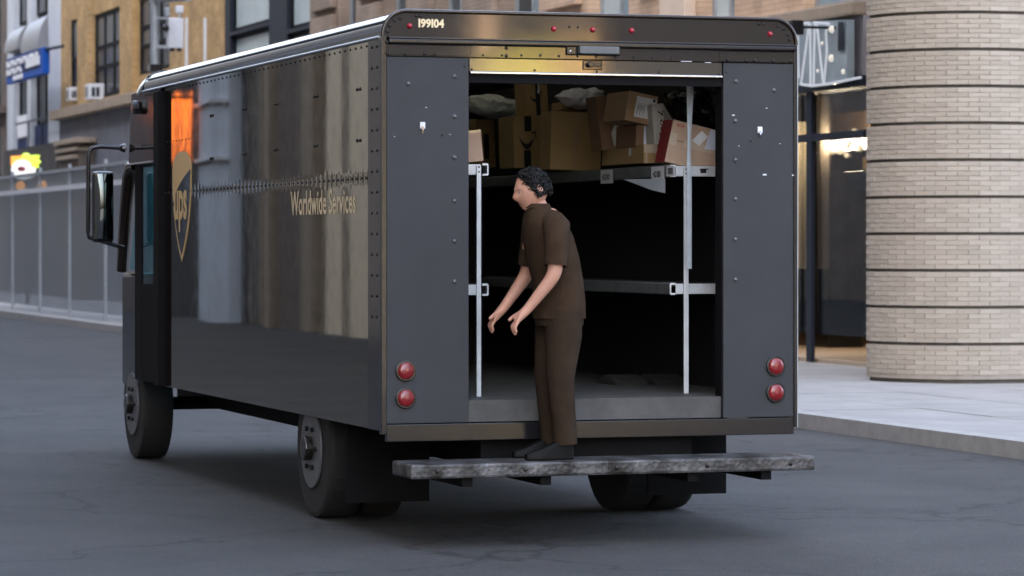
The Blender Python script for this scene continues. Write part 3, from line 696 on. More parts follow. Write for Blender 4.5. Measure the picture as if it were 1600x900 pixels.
m = MB(); m.tube([(-.004, 6.7, 2.80), (.01, 6.7, 2.83), (.05, 6.7, 2.905), (.135, 6.7, 2.941), (1.2, 6.7, 2.944)], .014, 6); part('cap_seam', m, M['gloss'], t)
part('roof_edge_strip', MB().tube([(.022, .03, 2.876), (.022, 6.6, 2.876)], .009, 8), M['gloss'], t, smooth=1)
part('flank_trim', MB().tube([(-.006, .02, 2.789), (-.006, 6.66, 2.789)], .009, 12), M['trimwhite'], t, smooth=1)
part('flank_panel', MB().box(0, .03, .275, 5.868, .62, 2.781), M['side'], t)
part('corner_post', MB().box(-.006, .03, .03, .272, .62, 2.781), M['rail'], t)
part('flank_panel', MB().box(TW - .03, TW, .03, 5.868, .62, 2.79), M['side'], t)
part('door_track', MB().box(-.05, .05, 5.872, 6.06, .62, 2.760), M['black'], t, bev=.008)
part('front_flank', MB().prism([(6.062, 2.263), (7.27, 2.263), (7.145, 2.79), (6.062, 2.79)], lambda u, v: (.004, u, v), lambda u, v: (.03, u, v)), M['brown'], t)
part('front_flank', MB().box(TW - .03, TW, 6.062, 7.09, 2.263, 2.781), M['brown'], t)
part('front_flank', MB().box(TW - .03, TW - .004, 5.87, 6.061, .62, 2.781), M['brown'], t)
part('drip_lip', MB().box(-.03, .035, 6.065, 7.27, 2.250, 2.262), M['bright'], t)
part('front_face', MB().add([(.031, 7.14, 2.80), (TW - .03, 7.14, 2.80), (TW - .03, 7.26, 2.26), (.031, 7.26, 2.26), (.03, 7.0, 2.80), (TW - .03, 7.0, 2.80), (TW - .03, 7.1, 2.26), (.03, 7.1, 2.26)], [(0, 1, 2, 3), (4, 7, 6, 5), (0, 3, 7, 4), (1, 5, 6, 2), (0, 4, 5, 1), (3, 2, 6, 7)]), M['brown'], t)
# windscreen, hood, nose
part('windscreen', MB().add([(.08, 7.18, 2.24), (TW - .08, 7.18, 2.24), (TW - .08, 7.62, 1.45), (.08, 7.62, 1.45)], [(0, 1, 2, 3)]), M['tealglass'], t)
for x in (.03, TW - .03):
    part('windscreen_pillar', MB().tube([(x, 7.16, 2.24), (x, 7.28, 2.24), (x, 7.37, 2.17), (x, 7.50, 1.95), (x, 7.66, 1.44)], [.03, .05, .055, .05, .045], 8), M['rail'], t, smooth=1)
m = MB()
m.loft([[(.05, 7.1, .55), (.05, 7.1, 1.43), (TW - .05, 7.1, 1.43), (TW - .05, 7.1, .55)], [(.05, 7.75, .55), (.05, 7.75, 1.42), (TW - .05, 7.75, 1.42), (TW - .05, 7.75, .55)], [(.25, 8.45, .55), (.25, 8.45, 1.22), (TW - .25, 8.45, 1.22), (TW - .25, 8.45, .55)], [(.32, 8.62, .6), (.32, 8.62, 1.05), (TW - .32, 8.62, 1.05), (TW - .32, 8.62, .6)]], True, True)
part('hood', m, M['brown'], t, bev=.03)
# cab side: black door frame, teal glass, seat
for x, k in ((.02, 1), (TW - .07, 0)):
    f = MB()
    f.box(x, x + .014, 6.062, 6.08, .62, 2.248).box(x, x + .014, 6.84, 7.10, .62, 2.248).box(x + .002, x + .012, 6.08, 6.84, .62, 1.35).box(x + .002, x + .012, 6.08, 6.84, 2.225, 2.248)
    dr = part('cab_door', f, M['black'], t)
    part('door_glass', MB().box(x + .005, x + .009, 6.08, 6.84, 1.35, 2.225), M['tealglass'], dr)
part('driver_seat', MB().box(.4, .9, 6.25, 6.7, .9, 1.2).box(.4, .9, 6.15, 6.3, 1.2, 1.9), M['black'], t, bev=.05)
part('dashboard', MB().box(.1, TW - .1, 7.0, 7.3, .8, 1.4), M['black'], t, bev=.04)
# round side lamp
lp = Vector((0, *onX(217, 168, 0)))
o = part('side_lamp', MB().disc(lp, (-1, 0, 0), .052, .05, 20), M['gloss'], t, bev=.008)
part('lens', MB().disc(lp + Vector((-.05, 0, 0)), (-1, 0, 0), .038, .006, 18), M['lens'], o)
# mirror on its tube
mr = part('wing_mirror', MB().tube([(.0, 7.33, 2.385), (-.20, 7.34, 2.395), (-.262, 7.34, 2.385), (-.288, 7.34, 2.355), (-.292, 7.34, 2.30), (-.296, 7.34, 1.75), (-.29, 7.34, 1.70), (-.02, 7.34, 1.62)], .017, 10), M['gloss'], t, smooth=1)
MX = [(-.285, -.12, 2.225, 1.72)]
hb = MB(); hb.box(-.268, -.105, 7.27, 7.37, 1.66, 2.205); part('mirror_shell', hb, M['gloss'], mr, bev=.03)
mb = MB(); mb.loft([[(-.254 + .135 * i / 8, 7.2685 - .022 * (1 - (i / 4 - 1) ** 2) * (1 - .6 * (j / 4 - 1) ** 2), 1.69 + .495 * j / 8) for i in range(9)] for j in range(9)]); part('mirror_glass', mb, M['mirror'], mr, smooth=2)
part('mirror_joint', MB().dome((-.01, 7.33, 2.385), (-1, 0, 0), .035, .05, 10, 3), M['gloss'], mr)
# flank rivets: tiny, one mesh
rv = MB()
yy = .32
while yy < 6.6:
    rv.dome((0.0, yy, 2.755), (-1, 0, 0), .008, .006, 6, 2); yy += .118
yy = .32
while yy < 5.85:
    rv.dome((0.0, yy, 2.018), (-1, 0, 0), .0085, .007, 6, 2); yy += .106
for y0, y1, z in ((4.95, 6.75, 2.385),):
    yy = y0
    while yy < y1: rv.dome((0.003, yy, z), (-1, 0, 0), .009, .007, 6, 2); yy += .105
for a, b_ in (((1370, 287), (1128, 327)), ((905, 370), (727, 398)), ((543, 435), (1370, 575)), ((1128, 604), (905, 628)), ((727, 650), (543, 676))):
    for x, y in (a, b_):
        Y, z = onX(180 + x / 3.6, 60 + y / 3.6, 0)
        for k in (-.032, .032): rv.dome((0, Y + k, z), (-1, 0, 0), .012, .009, 6, 2)
for k in range(14):
    for y in (.085, .19): rv.dome((-.006, y, 2.74 - k * .115), (-1, 0, 0), .010, .007, 6, 2)
part('flank_rivets', rv, M['bolt'], t, kind='stuff')

# shield emblem and lettering on the flank
sy0, sy1, szt = onX(299.5, 245, 0)[0], onX(270, 245, 0)[0], onX(285, 236, 0)[1]
SWD = sy1 - sy0; SH = SWD * 1.22
def shield(k, n=14):                    # outline (u across 0..1, v down 0..1), inset k
    P = []
    for i in range(n + 1):
        a_ = pi - i / n * pi; P.append((.5 + (.5 - k) * cos(a_), .16 - (.16 - k * .8) * sin(a_)))
    for i in range(1, n):
        u = i / n; P.append((1 - k - (.5 - k) * u ** 2.2, .16 + (.84 - k) * (u ** .9)))
    for i in range(n, 0, -1):
        u = i / n; P.append((k + (.5 - k) * u ** 2.2, .16 + (.84 - k) * (u ** .9)))
    return P
def shp(u, v, d): return (-d, sy1 - u * SWD, szt - v * SH)
em = part('shield_emblem', MB().prism(shield(0), lambda u, v: shp(u, v, .001), lambda u, v: shp(u, v, .003)), M['gold'], t)
fd = []
for i in range(17): a_ = pi - i / 16 * pi; fd.append((.54 + .42 * cos(a_) if cos(a_) > 0 else .54 + .48 * cos(a_), .30 - .17 * sin(a_)))
inner = [(.06, .47)] + [(.10 + .86 * s_, .47 - .30 * (s_ ** .55)) for s_ in [i / 10 for i in range(1, 11)]]
low = [q for q in shield(.055) if q[1] > .2]
rt = [q for q in low if q[0] > .5]; lf = [q for q in low if q[0] <= .5 and q[1] > .48]
part('shield_field', MB().prism(inner + rt + lf, lambda u, v: shp(u, v, .0045), lambda u, v: shp(u, v, .006)), M['brown'], em)
part('shield_letters', text_mb('ups', .40, lambda u, v: (-.0075, sy1 - .07 - u * .80, szt - .47 + v * 1.0), .012), M['gold'], em)
ty1, tz = onX(455, 299, 0)[0], onX(500, 300, 0)[1]
part('flank_lettering', text_mb('Worldwide Services', .20, lambda u, v: (-.002, ty1 - u * (ty1 - .40) / 1.80, tz - .128 + v), .004), M['cream'], t)

# ---- rear: arch header, rail, strip, panels, rolled door
hp = [(0, 2.79)] + [(x, z) for x, y, z in sect(0)[1:-1]] + [(TW, 2.79)]
part('rear_header', MB().prism(hp, lambda x, z: (x, -.002, z), lambda x, z: (x, .011, z)), M['brown'], t)
part('arch_trim', MB().tube([(x + (.0 if 0 < x < TW else 0), -.008, z) for x, z in hp], .011, 8), M['rail'], t, smooth=1)
part('header_rail', MB().box(.03, TW - .012, -.045, -.0035, 2.752, 2.779), M['gloss'], t, bev=.008)
part('header_rail_lip', MB().box(.03, TW - .012, -.048, -.010, 2.7795, 2.788), M['rail'], t, bev=.003)
part('header_strip', MB().box(.026, TW - .014, -.012, .02, 2.684, 2.750), M['brown'], t, bev=.002)
part('header_plate', MB().box(.034, .505, -.020, -.0125, 2.690, 2.747), M['brown'], t, bev=.002)
part('header_plate', MB().box(1.985, TW - .024, -.020, -.0125, 2.688, 2.745), M['brown'], t, bev=.002)
part('rear_panel', MB().box(.024, .496, -.008, .02, .66, 2.680), M['grey'], t, bev=.003)
part('rear_panel', MB().box(2.012, TW - .016, -.008, .02, .66, 2.680), M['grey'], t, bev=.003)
part('edge_post', MB().box(-.008, .0235, -.016, .029, .60, 2.792), M['gloss'], t, bev=.004)
part('edge_post', MB().box(TW - .0155, TW + .004, -.016, .029, .60, 2.792), M['gloss'], t, bev=.004)
part('edge_trim', MB().box(TW + .0045, TW + .010, -.012, .02, .60, 2.79), M['galv'], t)
part('jamb', MB().box(.460, .4955, .021, .12, .66, 2.68), M['black'], t)
part('jamb', MB().box(2.0125, 2.05, .021, .12, .66, 2.68), M['black'], t)
dr = part('rolled_door', MB().box(.502, 2.006, -.002, .03, 2.606, 2.682), wavy('brown_door_paint', (.03, .022, .012), .05, .0004, 1.5, (1.2, 1, .8), ior=1.7, rv=.03), t, bev=.003)
part('door_lip', MB().box(.504, 2.004, -.022, .028, 2.594, 2.6055), M['bright'], dr, bev=.003)
part('door_seal', MB().box(.502, 2.006, .004, .03, 2.545, 2.5935), M['black'], dr)
part('door_drum', MB().box(.50, 2.01, .05, .5, 2.60, 2.64), M['black'], dr)
def P(px, py, y=0): X, z = onY(px, py, y); return Vector((X, y, z))
def crop3(x, y): return 560 + x / 5.294, y / 5.294
def crop6(x, y): return 840 + x / 3.81, y / 3.81
# grip on the strip
g0, g1 = P(*crop6(172, 328), -.02), P(*crop6(490, 277), -.02)
g = part('door_grip', MB().box(g0.x, g1.x, -.032, -.0125, g0.z, g1.z), M['gloss'], t, bev=.008)
q0, q1 = P(*crop6(235, 322), -.02), P(*crop6(470, 281), -.02)
part('grip_bar', MB().box(q0.x, q1.x, -.075, -.0325, q0.z, q1.z), M['gripgrey'], g, bev=.006)
for x in (196, 476):
    part('screw', MB().dome(P(*crop6(x, 305), -.032), (0, -1, 0), .008, .005, 8, 2), M['bright'], g)
lt = part('latch_plate', MB().box(P(*crop6(268, 418)).x, P(*crop6(382, 418)).x, -.012, -.0025, P(*crop6(320, 416)).z, P(*crop6(320, 362)).z), M['brown'], t, bev=.004)
lc = P(*crop6(328, 386))
mb = MB().disc(lc + Vector((-.022, -.0125, 0)), (0, -1, 0), .017, .03, 14); mb.box(lc.x - .02, lc.x + .034, -.036, -.0125, lc.z - .012, lc.z + .012); part('latch', mb, M['gloss'], lt, bev=.003)
for dx in (-.046, .044): part('screw', MB().dome(lc + Vector((dx, -.012, 0)), (0, -1, 0), .007, .005, 8, 2), M['bolt'], lt)
# red marker lamps
for x, y in ((crop3(422, 214)), crop6(95, 172), crop6(327, 177), crop6(558, 182), crop6(1382, 203)):
    c = P(x, y); ml = part('marker_lamp', MB().dome(c + Vector((0, -.0025, 0)), (0, -1, 0), .0165, .018, 14, 4), M['red'], t, smooth=2)
# rivets on the rear, each its own object
big = MB().dome((0, 0, 0), (0, -1, 0), .0135, .010, 12, 4).mesh('rivet', smooth=2); mid = MB().dome((0, 0, 0), (0, -1, 0), .0105, .007, 10, 3).mesh('rivet', smooth=2); sml = MB().dome((0, 0, 0), (0, -1, 0), .0075, .005, 8, 2).mesh('rivet', smooth=2)
mats_ = {id(big): 'rivethead', id(mid): 'bolt', id(sml): 'bolt'}
def rivet(me, px, py, y): o = put('rivet', me, M[mats_[id(me)]], t); o.location = P(px, py, y)
for x in (237, 390, 550, 632, 872):
    for y in (348, 441): rivet(mid, *crop3(x, y + (x - 237) * .007), -.020 if x < 800 else -.012)
for x in (1130, 1240, 1293, 1403, 1507):
    for y in (289, 356): rivet(mid, *crop6(x, y + (x - 1130) * .02), -.020)
for x, y in ((300, 167), (345, 150), (260, 212), (242, 256), (480, 130), (515, 132)): rivet(mid, *crop3(x, y), -.0025)
for x, y in ((188, 160), (240, 162), (1318, 142), (1345, 143), (1432, 158), (1463, 172), (1488, 206), (1500, 236)): rivet(mid if x > 300 else sml, *crop6(x, y), -.0025)
for x in (1030, 1188, 1348, 1505): rivet(sml, *crop3(x, 457), -.012)
for i in range(10): rivet(sml, *crop6(15 + i * 111.5, 331 + i * 2.4), -.012)
for x, y in ((1223, 398), (1223, 462)): rivet(mid, *crop3(x, y), -.012)
for x, y in ((352, 427), (720, 432), (1078, 440)): rivet(sml, *crop6(x, y), -.0025)
for x, y in ((937, 575), (1457, 582)): rivet(sml, *crop3(x, y), -.0025)
for x, y in ((638, 131), (710, 119), (710, 182), (710, 246), (1150, 127), (1209.5, 141), (1149, 189), (1149, 250)): rivet(big, x, y, -.008)
for y in (314, 377, 440): rivet(big, 710, y, -.008); rivet(big, 1149, y - 3, -.008)
for x, y in ((726, 104), (691, 211), (1134.5, 112), (1173.5, 220)): rivet(sml, x, y, -.008)
for x, y in ((660, 198), (1187, 205)):
    c = P(x, y - 1, -.008); h = part('hasp_plate', MB().box(c.x - .015, c.x + .015, -.016, -.0083, c.z - .014, c.z + .022), M['white'], t, bev=.003)
    part('hasp_hook', MB().tube([(c.x - .002, -.018, c.z - .004), (c.x - .002, -.026, c.z - .022), (c.x, -.012, c.z - .036)], .006, 6), M['bright'] if x > 900 else M['card2'], h)
mb = MB()
for x, y, r in ((1240, 274, .010), (1146, 180, .008), (1198, 169, .006), (1154.5, 228, .004), (1219, 224.5, .004), (616.5, 213.5, .004), (703, 210, .004), (666, 168, .005), (1195, 273, .012)):
    c = P(x, y, -.0083); mb.box(c.x - r, c.x + r * .9, -.0092, -.0083, c.z - r * .35, c.z + r * .4)
for x, y, l in ((880, 365, 28), (1010, 372, 16)):
    c = P(*crop6(x, y), -.0125); mb.box(c.x - l * .001, c.x + l * .0014, -.0135, -.0125, c.z - .002, c.z + .0015)
part('paint_chips', mb, M['white'], t, kind='stuff')
fx0, fx1, fz0 = P(654, 36).x, P(703, 36).x, P(678, 42.5).z
part('fleet_number', text_mb('I99I04', .072, lambda u, v: (fx0 - .004 + u * .83, -.0045, fz0 + v * .86), .0030), M['cream'], t)

# interior shell
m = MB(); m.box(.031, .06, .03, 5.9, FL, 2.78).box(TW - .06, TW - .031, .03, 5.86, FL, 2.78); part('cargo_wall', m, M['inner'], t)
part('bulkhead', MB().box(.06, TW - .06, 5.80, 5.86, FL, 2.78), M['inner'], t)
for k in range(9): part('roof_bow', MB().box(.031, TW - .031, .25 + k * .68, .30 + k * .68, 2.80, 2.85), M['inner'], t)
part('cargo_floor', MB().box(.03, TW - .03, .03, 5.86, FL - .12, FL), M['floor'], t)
# shelves along both walls: upper ones seen, lower ones continue down the same uprights
SZ = 2.105; SE = .45
def shelf(x0, x1, z, inner):
    s = part('shelf', MB().box(x0, x1, SE + .004, 5.7, z - .02, z), M['inner'], t)
    e = inner; sg = 1 if inner == x1 else -1
    rl = MB()
    prof = [(0, -.066), (.030, -.066), (.036, -.060), (.036, -.004), (.030, .004), (0, .004), (0, -.008), (.024, -.008), (.028, -.012), (.028, -.052), (.024, -.056), (0, -.056)]
    rl.prism(prof, lambda u, v: (e + sg * (u - .034), SE - .02, z + v), lambda u, v: (e + sg * (u - .034), 5.7, z + v))
    part('shelf_rail', rl, M['railgrey'], s)
    re_ = MB(); re_.prism(prof, lambda u, v: (e + sg * (u - .034), SE - .026, z + v), lambda u, v: (e + sg * (u - .034), SE - .0205, z + v)); part('rail_end', re_, M['alu'], s)
    part('end_rail', MB().box(min(x0, e - sg * .04), max(x0, e - sg * .04), SE - .012, SE, z - .062, z - .002) if inner == x1 else MB().box(e + .04, x1, SE - .012, SE, z - .062, z - .002), M['alu'], s, bev=.003)
    return s
sl = shelf(.062, .745, SZ, .745); sr = shelf(1.852, TW - .062, SZ, 1.852)
shelf(.062, .745, 1.42, .745); shelf(1.852, TW - .062, 1.42, 1.852)
u0 = P(745, 262, SE - .03)
up = MB().box(u0.x, u0.x + .026, SE - .032, SE - .013, FL, SZ - .008); o = part('shelf_upright', up, M['alu'], sl, bev=.003)
for z in (SZ - .018, SZ - .045): part('bolt', MB().dome((u0.x + .013, SE - .032, z), (0, -1, 0), .006, .004, 8, 2), M['bolt'], sl)
u1 = P(1073, 262, SE - .03)
part('shelf_upright', MB().box(u1.x - .016, u1.x + .012, SE - .032, SE - .013, FL, SZ - .008), M['alu'], sr, bev=.003)
part('shelf_bracket', MB().add([(1.70, SE + .35, SZ - .075), (1.85, SE + .05, SZ - .075), (1.85, SE + .05, SZ - .16), (1.80, SE + .15, SZ - .14)], [(0, 1, 2, 3)]), M['galv'], sr)
for z in (SZ - .022, SZ - .046): part('bolt', MB().dome((u1.x - .004, SE - .032, z), (0, -1, 0), .006, .004, 8, 2), M['bolt'], sr)
mb = MB()
c = P(1099, 266, SE - .013)
random.seed(11)
for k in range(9): mb.box(c.x + random.uniform(-.03, .03), c.x + random.uniform(.031, .04) - .02, SE - .0131, SE - .0126, c.z + random.uniform(-.018, .012), c.z + random.uniform(.013, .017) - .006)
part('scuff_marks', mb, M['ink'], sr, kind='stuff')
# handwritten tags on the shelf rail (face the aisle)
for (pxa, pxb, wr) in ((1017, 1037, '4200'), (938, 957, '4200')):
    ya, yb = onX(pxb, 268, 1.848)[0], onX(pxa, 268, 1.848)[0]
    tg = part('shelf_tag', MB().box(1.8495, 1.8518, ya, yb, SZ - .085, SZ - .002), M['acwhite'], sr)
    part('tag_writing', text_mb(wr, .05, lambda u, v: (1.8485, yb - .03 - u * (yb - ya - .05) / .13, SZ - .062 + v), .001, .2), M['ink'], tg)
ya, yb = onX(1053, 268, 1.848)[0], onX(1041, 268, 1.848)[0]
tg = part('barcode_tag', MB().box(1.8495, 1.8518, ya, yb, SZ - .062, SZ - .002), M['acwhite'], sr); mb = MB()
for k in range(9): mb.box(1.8485, 1.8494, ya + .02 + k * (yb - ya - .04) / 9, ya + .02 + (k + .35 + .3 * (k % 2)) * (yb - ya - .04) / 9, SZ - .05, SZ - .015)
part('barcode', mb, M['ink'], tg)
# cargo strap hanging in front of the right shelf
mb = MB(); L = []
for px, py, wd in ((1078.5, 130, 12), (1078.5, 150, 11.5), (1078, 175, 9), (1077.5, 205, 7), (1077, 225, 6), (1076.5, 245, 7), (1077, 265, 8.5), (1077, 300, 9), (1077, 420, 9)):
    k = .30; c = P(px, py, k); h = wd / 2 / 5000 * 18.1
    L.append([(c.x - h, k, c.z), (c.x, k - .004, c.z), (c.x + h, k + .003, c.z), (c.x + h, k + .006, c.z), (c.x - h, k + .004, c.z)])
mb.loft(L, True, True); part('cargo_strap', mb, M['strap'], t, smooth=.7)
# below: step bumper, tail lamps, chassis and wheels
def treadmat():
    m, t_, b, N, L = nodes('worn_tread_plate'); b.inputs['Metallic'].default_value = .6; b.inputs['Roughness'].default_value = .5; tc = N('ShaderNodeTexCoord')
    a = N('ShaderNodeTexNoise'); a.inputs['Scale'].default_value = 7; a.inputs['Detail'].default_value = 8; L(tc.outputs['Object'], a.inputs[0])
    r = N('ShaderNodeValToRGB'); e = r.color_ramp.elements; e[0].position = .35; e[1].position = .68; e[0].color = (.03, .028, .026, 1); e[1].color = (.16, .16, .165, 1); L(a.outputs[0], r.inputs[0]); L(r.outputs[0], b.inputs['Base Color'])
    v = N('ShaderNodeTexVoronoi'); v.inputs['Scale'].default_value = 38; L(tc.outputs['Object'], v.inputs[0]); p = N('ShaderNodeBump'); p.inputs['Distance'].default_value = .004; L(v.outputs['Distance'], p.inputs['Height']); L(p.outputs[0], b.inputs['Normal']); return m
bump_ = part('step_bumper', MB().box(.05, TW - .05, -.40, -.02, .38, .46), treadmat(), t, bev=.014)
for x in (.35, .8, 1.66, 2.1):
    part('bumper_bracket', MB().box(x, x + .06, -.36, .3, .46 - .13, .379), M['black'], bump_)
for x in (.2, .7, 1.23, 1.76, 2.26): part('bolt', MB().dome((x, -.40, .42), (0, -1, 0), .014, .008, 10, 3), M['bolt'], bump_)
part('rear_sill', MB().box(.024, TW - .016, -.012, .03, .56, .655), M['gloss'], t, bev=.004)
M['redlens'] = mat('dark_red_lens', (.20, .008, .012), .15, coat=.8, bump=.5, bs=60)
for x in (.13, TW - .13):
    for z in (.80, .95):
        tl = part('tail_lamp', MB().disc((x, -.0083, z), (0, -1, 0), .058, .016, 24), M['gloss'], t, bev=.004)
        part('lens', MB().dome((x, -.0245, z), (0, -1, 0), .047, .016, 20, 4), M['redlens'], tl, smooth=2)
part('chassis', MB().box(.6, 1.86, .1, 8.3, .40, .62), M['black'], t)
part('axle', MB().tube([(.2, 1.75, .42), (TW - .2, 1.75, .42)], .07), M['black'], t)
part('axle', MB().tube([(.2, 7.35, .42), (TW - .2, 7.35, .42)], .05), M['black'], t)
for x in (.055, .31, TW - .31 - .23, TW - .055 - .23, -1, -2):
    y = 1.75
    if x == -1: x, y = .06, 7.35
    if x == -2: x, y = TW - .29, 7.35
    wl = part('wheel', MB().disc((x, y, .42), (1, 0, 0), .42, .23, 32), M['tyre'], t, bev=.03)
    part('rim', MB().disc((x + (-.004 if x < 1.2 else .234), y, .42), (-1 if x < 1.2 else 1, 0, 0), .24, .012, 24), M['railgrey'], wl)
    hx = x + (-.016 if x < 1.2 else .246); hd = -1 if x < 1.2 else 1
    part('hub', MB().disc((hx, y, .42), (hd, 0, 0), .075, .05, 16), M['bolt'], wl, bev=.01)
    part('wheel_nuts', MB().disc((hx, y + .13, .42), (hd, 0, 0), .016, .02, 6).disc((hx, y - .13, .42), (hd, 0, 0), .016, .02, 6).disc((hx, y + .065, .42 + .113), (hd, 0, 0), .016, .02, 6).disc((hx, y - .065, .42 + .113), (hd, 0, 0), .016, .02, 6).disc((hx, y + .065, .42 - .113), (hd, 0, 0), .016, .02, 6).disc((hx, y - .065, .42 - .113), (hd, 0, 0), .016, .02, 6), M['bolt'], wl, kind='stuff')
part('mudflap', MB().box(.05, .55, .95, .97, .15, .62), M['black'], t); part('mudflap', MB().box(TW - .55, TW - .05, .95, .97, .15, .62), M['black'], t)

# ------------------------------------------------------------------ parcels on the shelves
def quadbox(name, lab, pts, y, depth, m, side=None, group='cardboard boxes on the truck shelves', yaw=0, bev=.004):
    # pts: the face towards the street (top-left, top-right, bottom-right, bottom-left) on the plane at y
    c = [P(px, py, y) for px, py in pts]; ctr = sum(c, Vector()) / 4
    u = ((c[1] - c[0]) + (c[2] - c[3])).normalized(); v = Vector((-u.z, 0, u.x))
    wd = ((c[1] - c[0]).length + (c[2] - c[3]).length) / 2; ht = ((c[0] - c[3]).dot(v) + (c[1] - c[2]).dot(v)) / 2
    org = ctr - v * ht / 2
    s = thing(name, lab, 'box', tuple(org), group)
    F = lambda a, b, d=0: org + u * (a - .5) * wd + v * b * ht + Vector((0, d, 0))
    mb = MB(); mb.loft([[F(0, 0), F(1, 0), F(1, 1), F(0, 1)], [F(0, 0, depth), F(1, 0, depth), F(1, 1, depth), F(0, 1, depth)]], True, True)
    part('carton', mb, m, s, bev=bev)
    return s, F
def patch(s, F, name, pts, m, d=-.0015, th=.001, par=None):
    mb = MB(); mb.loft([[F(a, b, d) for a, b in pts], [F(a, b, d + th) for a, b in pts]], True, True); return part(name, mb, m, par or s)
def rectp(a0, a1, b0, b1): return [(a0, b0), (a1, b0), (a1, b1), (a0, b1)]
def smile(s, F, x0, x1, y, thick, drop):
    up = []; lo = []
    for i in range(15):
        k = i / 14; a = x0 + (x1 - x0) * k; base = y - drop * (1 - (2 * k - 1) ** 2)
        up.append((a, base)); lo.append((a, base - thick * (sin(pi * min(1, k * 1.02)) ** .7)))
    mb = MB(); mb.loft([[F(a, b, -.002) for a, b in up], [F(a, b, -.002) for a, b in lo]])
    q = [(x1 - .10, y + .06), (x1 + .03, y + .09), (x1 + .05, y - .10), (x1 + .015, y - .04), (x1 + .01, y + .04), (x1 - .09, y + .035)]
    mb.add([F(a, b, -.0021) for a, b in q], [tuple(range(6))]); part('curved_arrow_print', mb, M['ink'], s)

# left shelf
s, F = quadbox('cardboard_box', 'pale cardboard box on the left shelf end, brightly lit', [(700, 206), (750, 203), (757, 251), (700, 257)], .52, .35, M['card2'])
patch(s, F, 'top_tape', rectp(.0, .99, .92, .985), M['tape'])
# right shelf, near the door
s, F = quadbox('cardboard_box', 'tan box with red side, white label and blue pouch, behind the strap', [(1053, 185), (1132, 208), (1124, 272), (1038, 254)], .56, .17, M['card2'])
mb = MB(); mb.loft([[F(-.004, .0, .004), F(-.004, 1, .004)], [F(-.004, .0, .165), F(-.004, 1, .165)]]); part('red_side', mb, M['crimson'], s)
patch(s, F, 'seam', rectp(0, .62, .535, .548), M['ink'])
patch(s, F, 'clear_tape', rectp(.0, .13, .42, .70), M['tape'], -.003); patch(s, F, 'clear_tape', rectp(.27, .85, .44, .60), M['tape'], -.0032)
patch(s, F, 'shipping_label', [(.40, .62), (.56, .55), (.68, .80), (.55, .90)], M['white'], -.004)
patch(s, F, 'document_pouch', [(.66, .50), (.97, .56), (.97, 1.0), (.70, .98)], M['pouch'], -.005, .004)
patch(s, F, 'green_edge', [(.91, .52), (.98, .53), (.98, .85)], M['green'], -.0065)
patch(s, F, 'oval_mark', [(.15 + .07 * cos(a_), .90 + .035 * sin(a_)) for a_ in [i / 12 * 2 * pi for i in range(12)]], M['redink'])
patch(s, F, 'oval_mark', [(.15 + .045 * cos(a_), .90 + .018 * sin(a_)) for a_ in [i / 12 * 2 * pi for i in range(12)]], M['card2'], -.0025)
s, F = quadbox('white_carton', 'white carton with black cursive script, leaning beside the red-sided box', [(1027, 163), (1046, 160), (1032, 226), (1014, 226)], .92, .30, M['whitecard'])
part('script', text_mb('Soo L', .085, lambda u, v: F(.88 - v * 7.0, .06 + u * 3.9, -.002), .001, .45), M['ink'], s)
mb = MB(); mb.loft([[F(1, .98, -.001), F(1.0, .0, -.001)], [F(2.4, .40, .10), F(1.8, -.2, .10)]]); part('torn_flap', mb, M['whitecard'], s)
s, F = quadbox('cardboard_box', 'brown box with large white shipping label, tilted at the top of the stack', [(984, 142), (1030, 151), (1020, 197), (976, 187)], 1.0, .40, M['card'])
lb = patch(s, F, 'shipping_label', rectp(.28, .97, .18, .88), M['white'])
mb = MB(); random.seed(4)
for i in range(8): mb.loft([[F(.34 + i * .036, .28 + .08 * (i % 3), -.0032), F(.352 + i * .036, .28 + .08 * (i % 3), -.0032)], [F(.34 + i * .036, .60 + .06 * (i % 2), -.0032), F(.352 + i * .036, .60 + .06 * (i % 2), -.0032)]])
for i in range(12): mb.loft([[F(.76, .22 + i * .042, -.0032), F(.92, .22 + i * .042, -.0032)], [F(.76, .22 + (i + .35 + .3 * (i % 2)) * .042, -.0032), F(.92, .22 + (i + .35 + .3 * (i % 2)) * .042, -.0032)]])
mb.loft([[F(.83, .78, -.0032), F(.92, .78, -.0032)], [F(.83, .87, -.0032), F(.92, .87, -.0032)]])
part('label_print', mb, M['ink'], lb)
patch(s, F, 'side_tape', rectp(.0, .012, 0, 1), M['tape'])
s, F = quadbox('cardboard_box', 'dark brown box with a blue-white label, under the tilted labelled box', [(996, 194), (1016, 197), (1010, 229), (992, 230)], 1.06, .36, M['carddk'])
patch(s, F, 'shipping_label', rectp(.62, 1.0, .05, .95), M['pouch'])
s, F = quadbox('cardboard_box', 'long flat cardboard box wrapped in clear tape, resting on the right shelf', [(1009, 226), (1030, 225), (1025, 256), (1003, 254)], .95, .75, M['card3'])
patch(s, F, 'clear_tape', rectp(.0, .99, .55, .99), M['tape'])
mb = MB(); mb.loft([[F(-.01, .45, .22), F(-.01, .85, .22)], [F(-.01, .45, .26), F(-.01, .85, .26)]]); part('side_label', mb, M['white'], s)
patch(s, F, 'tape_end', rectp(.12, .26, .0, .54), M['card2'], -.0032)
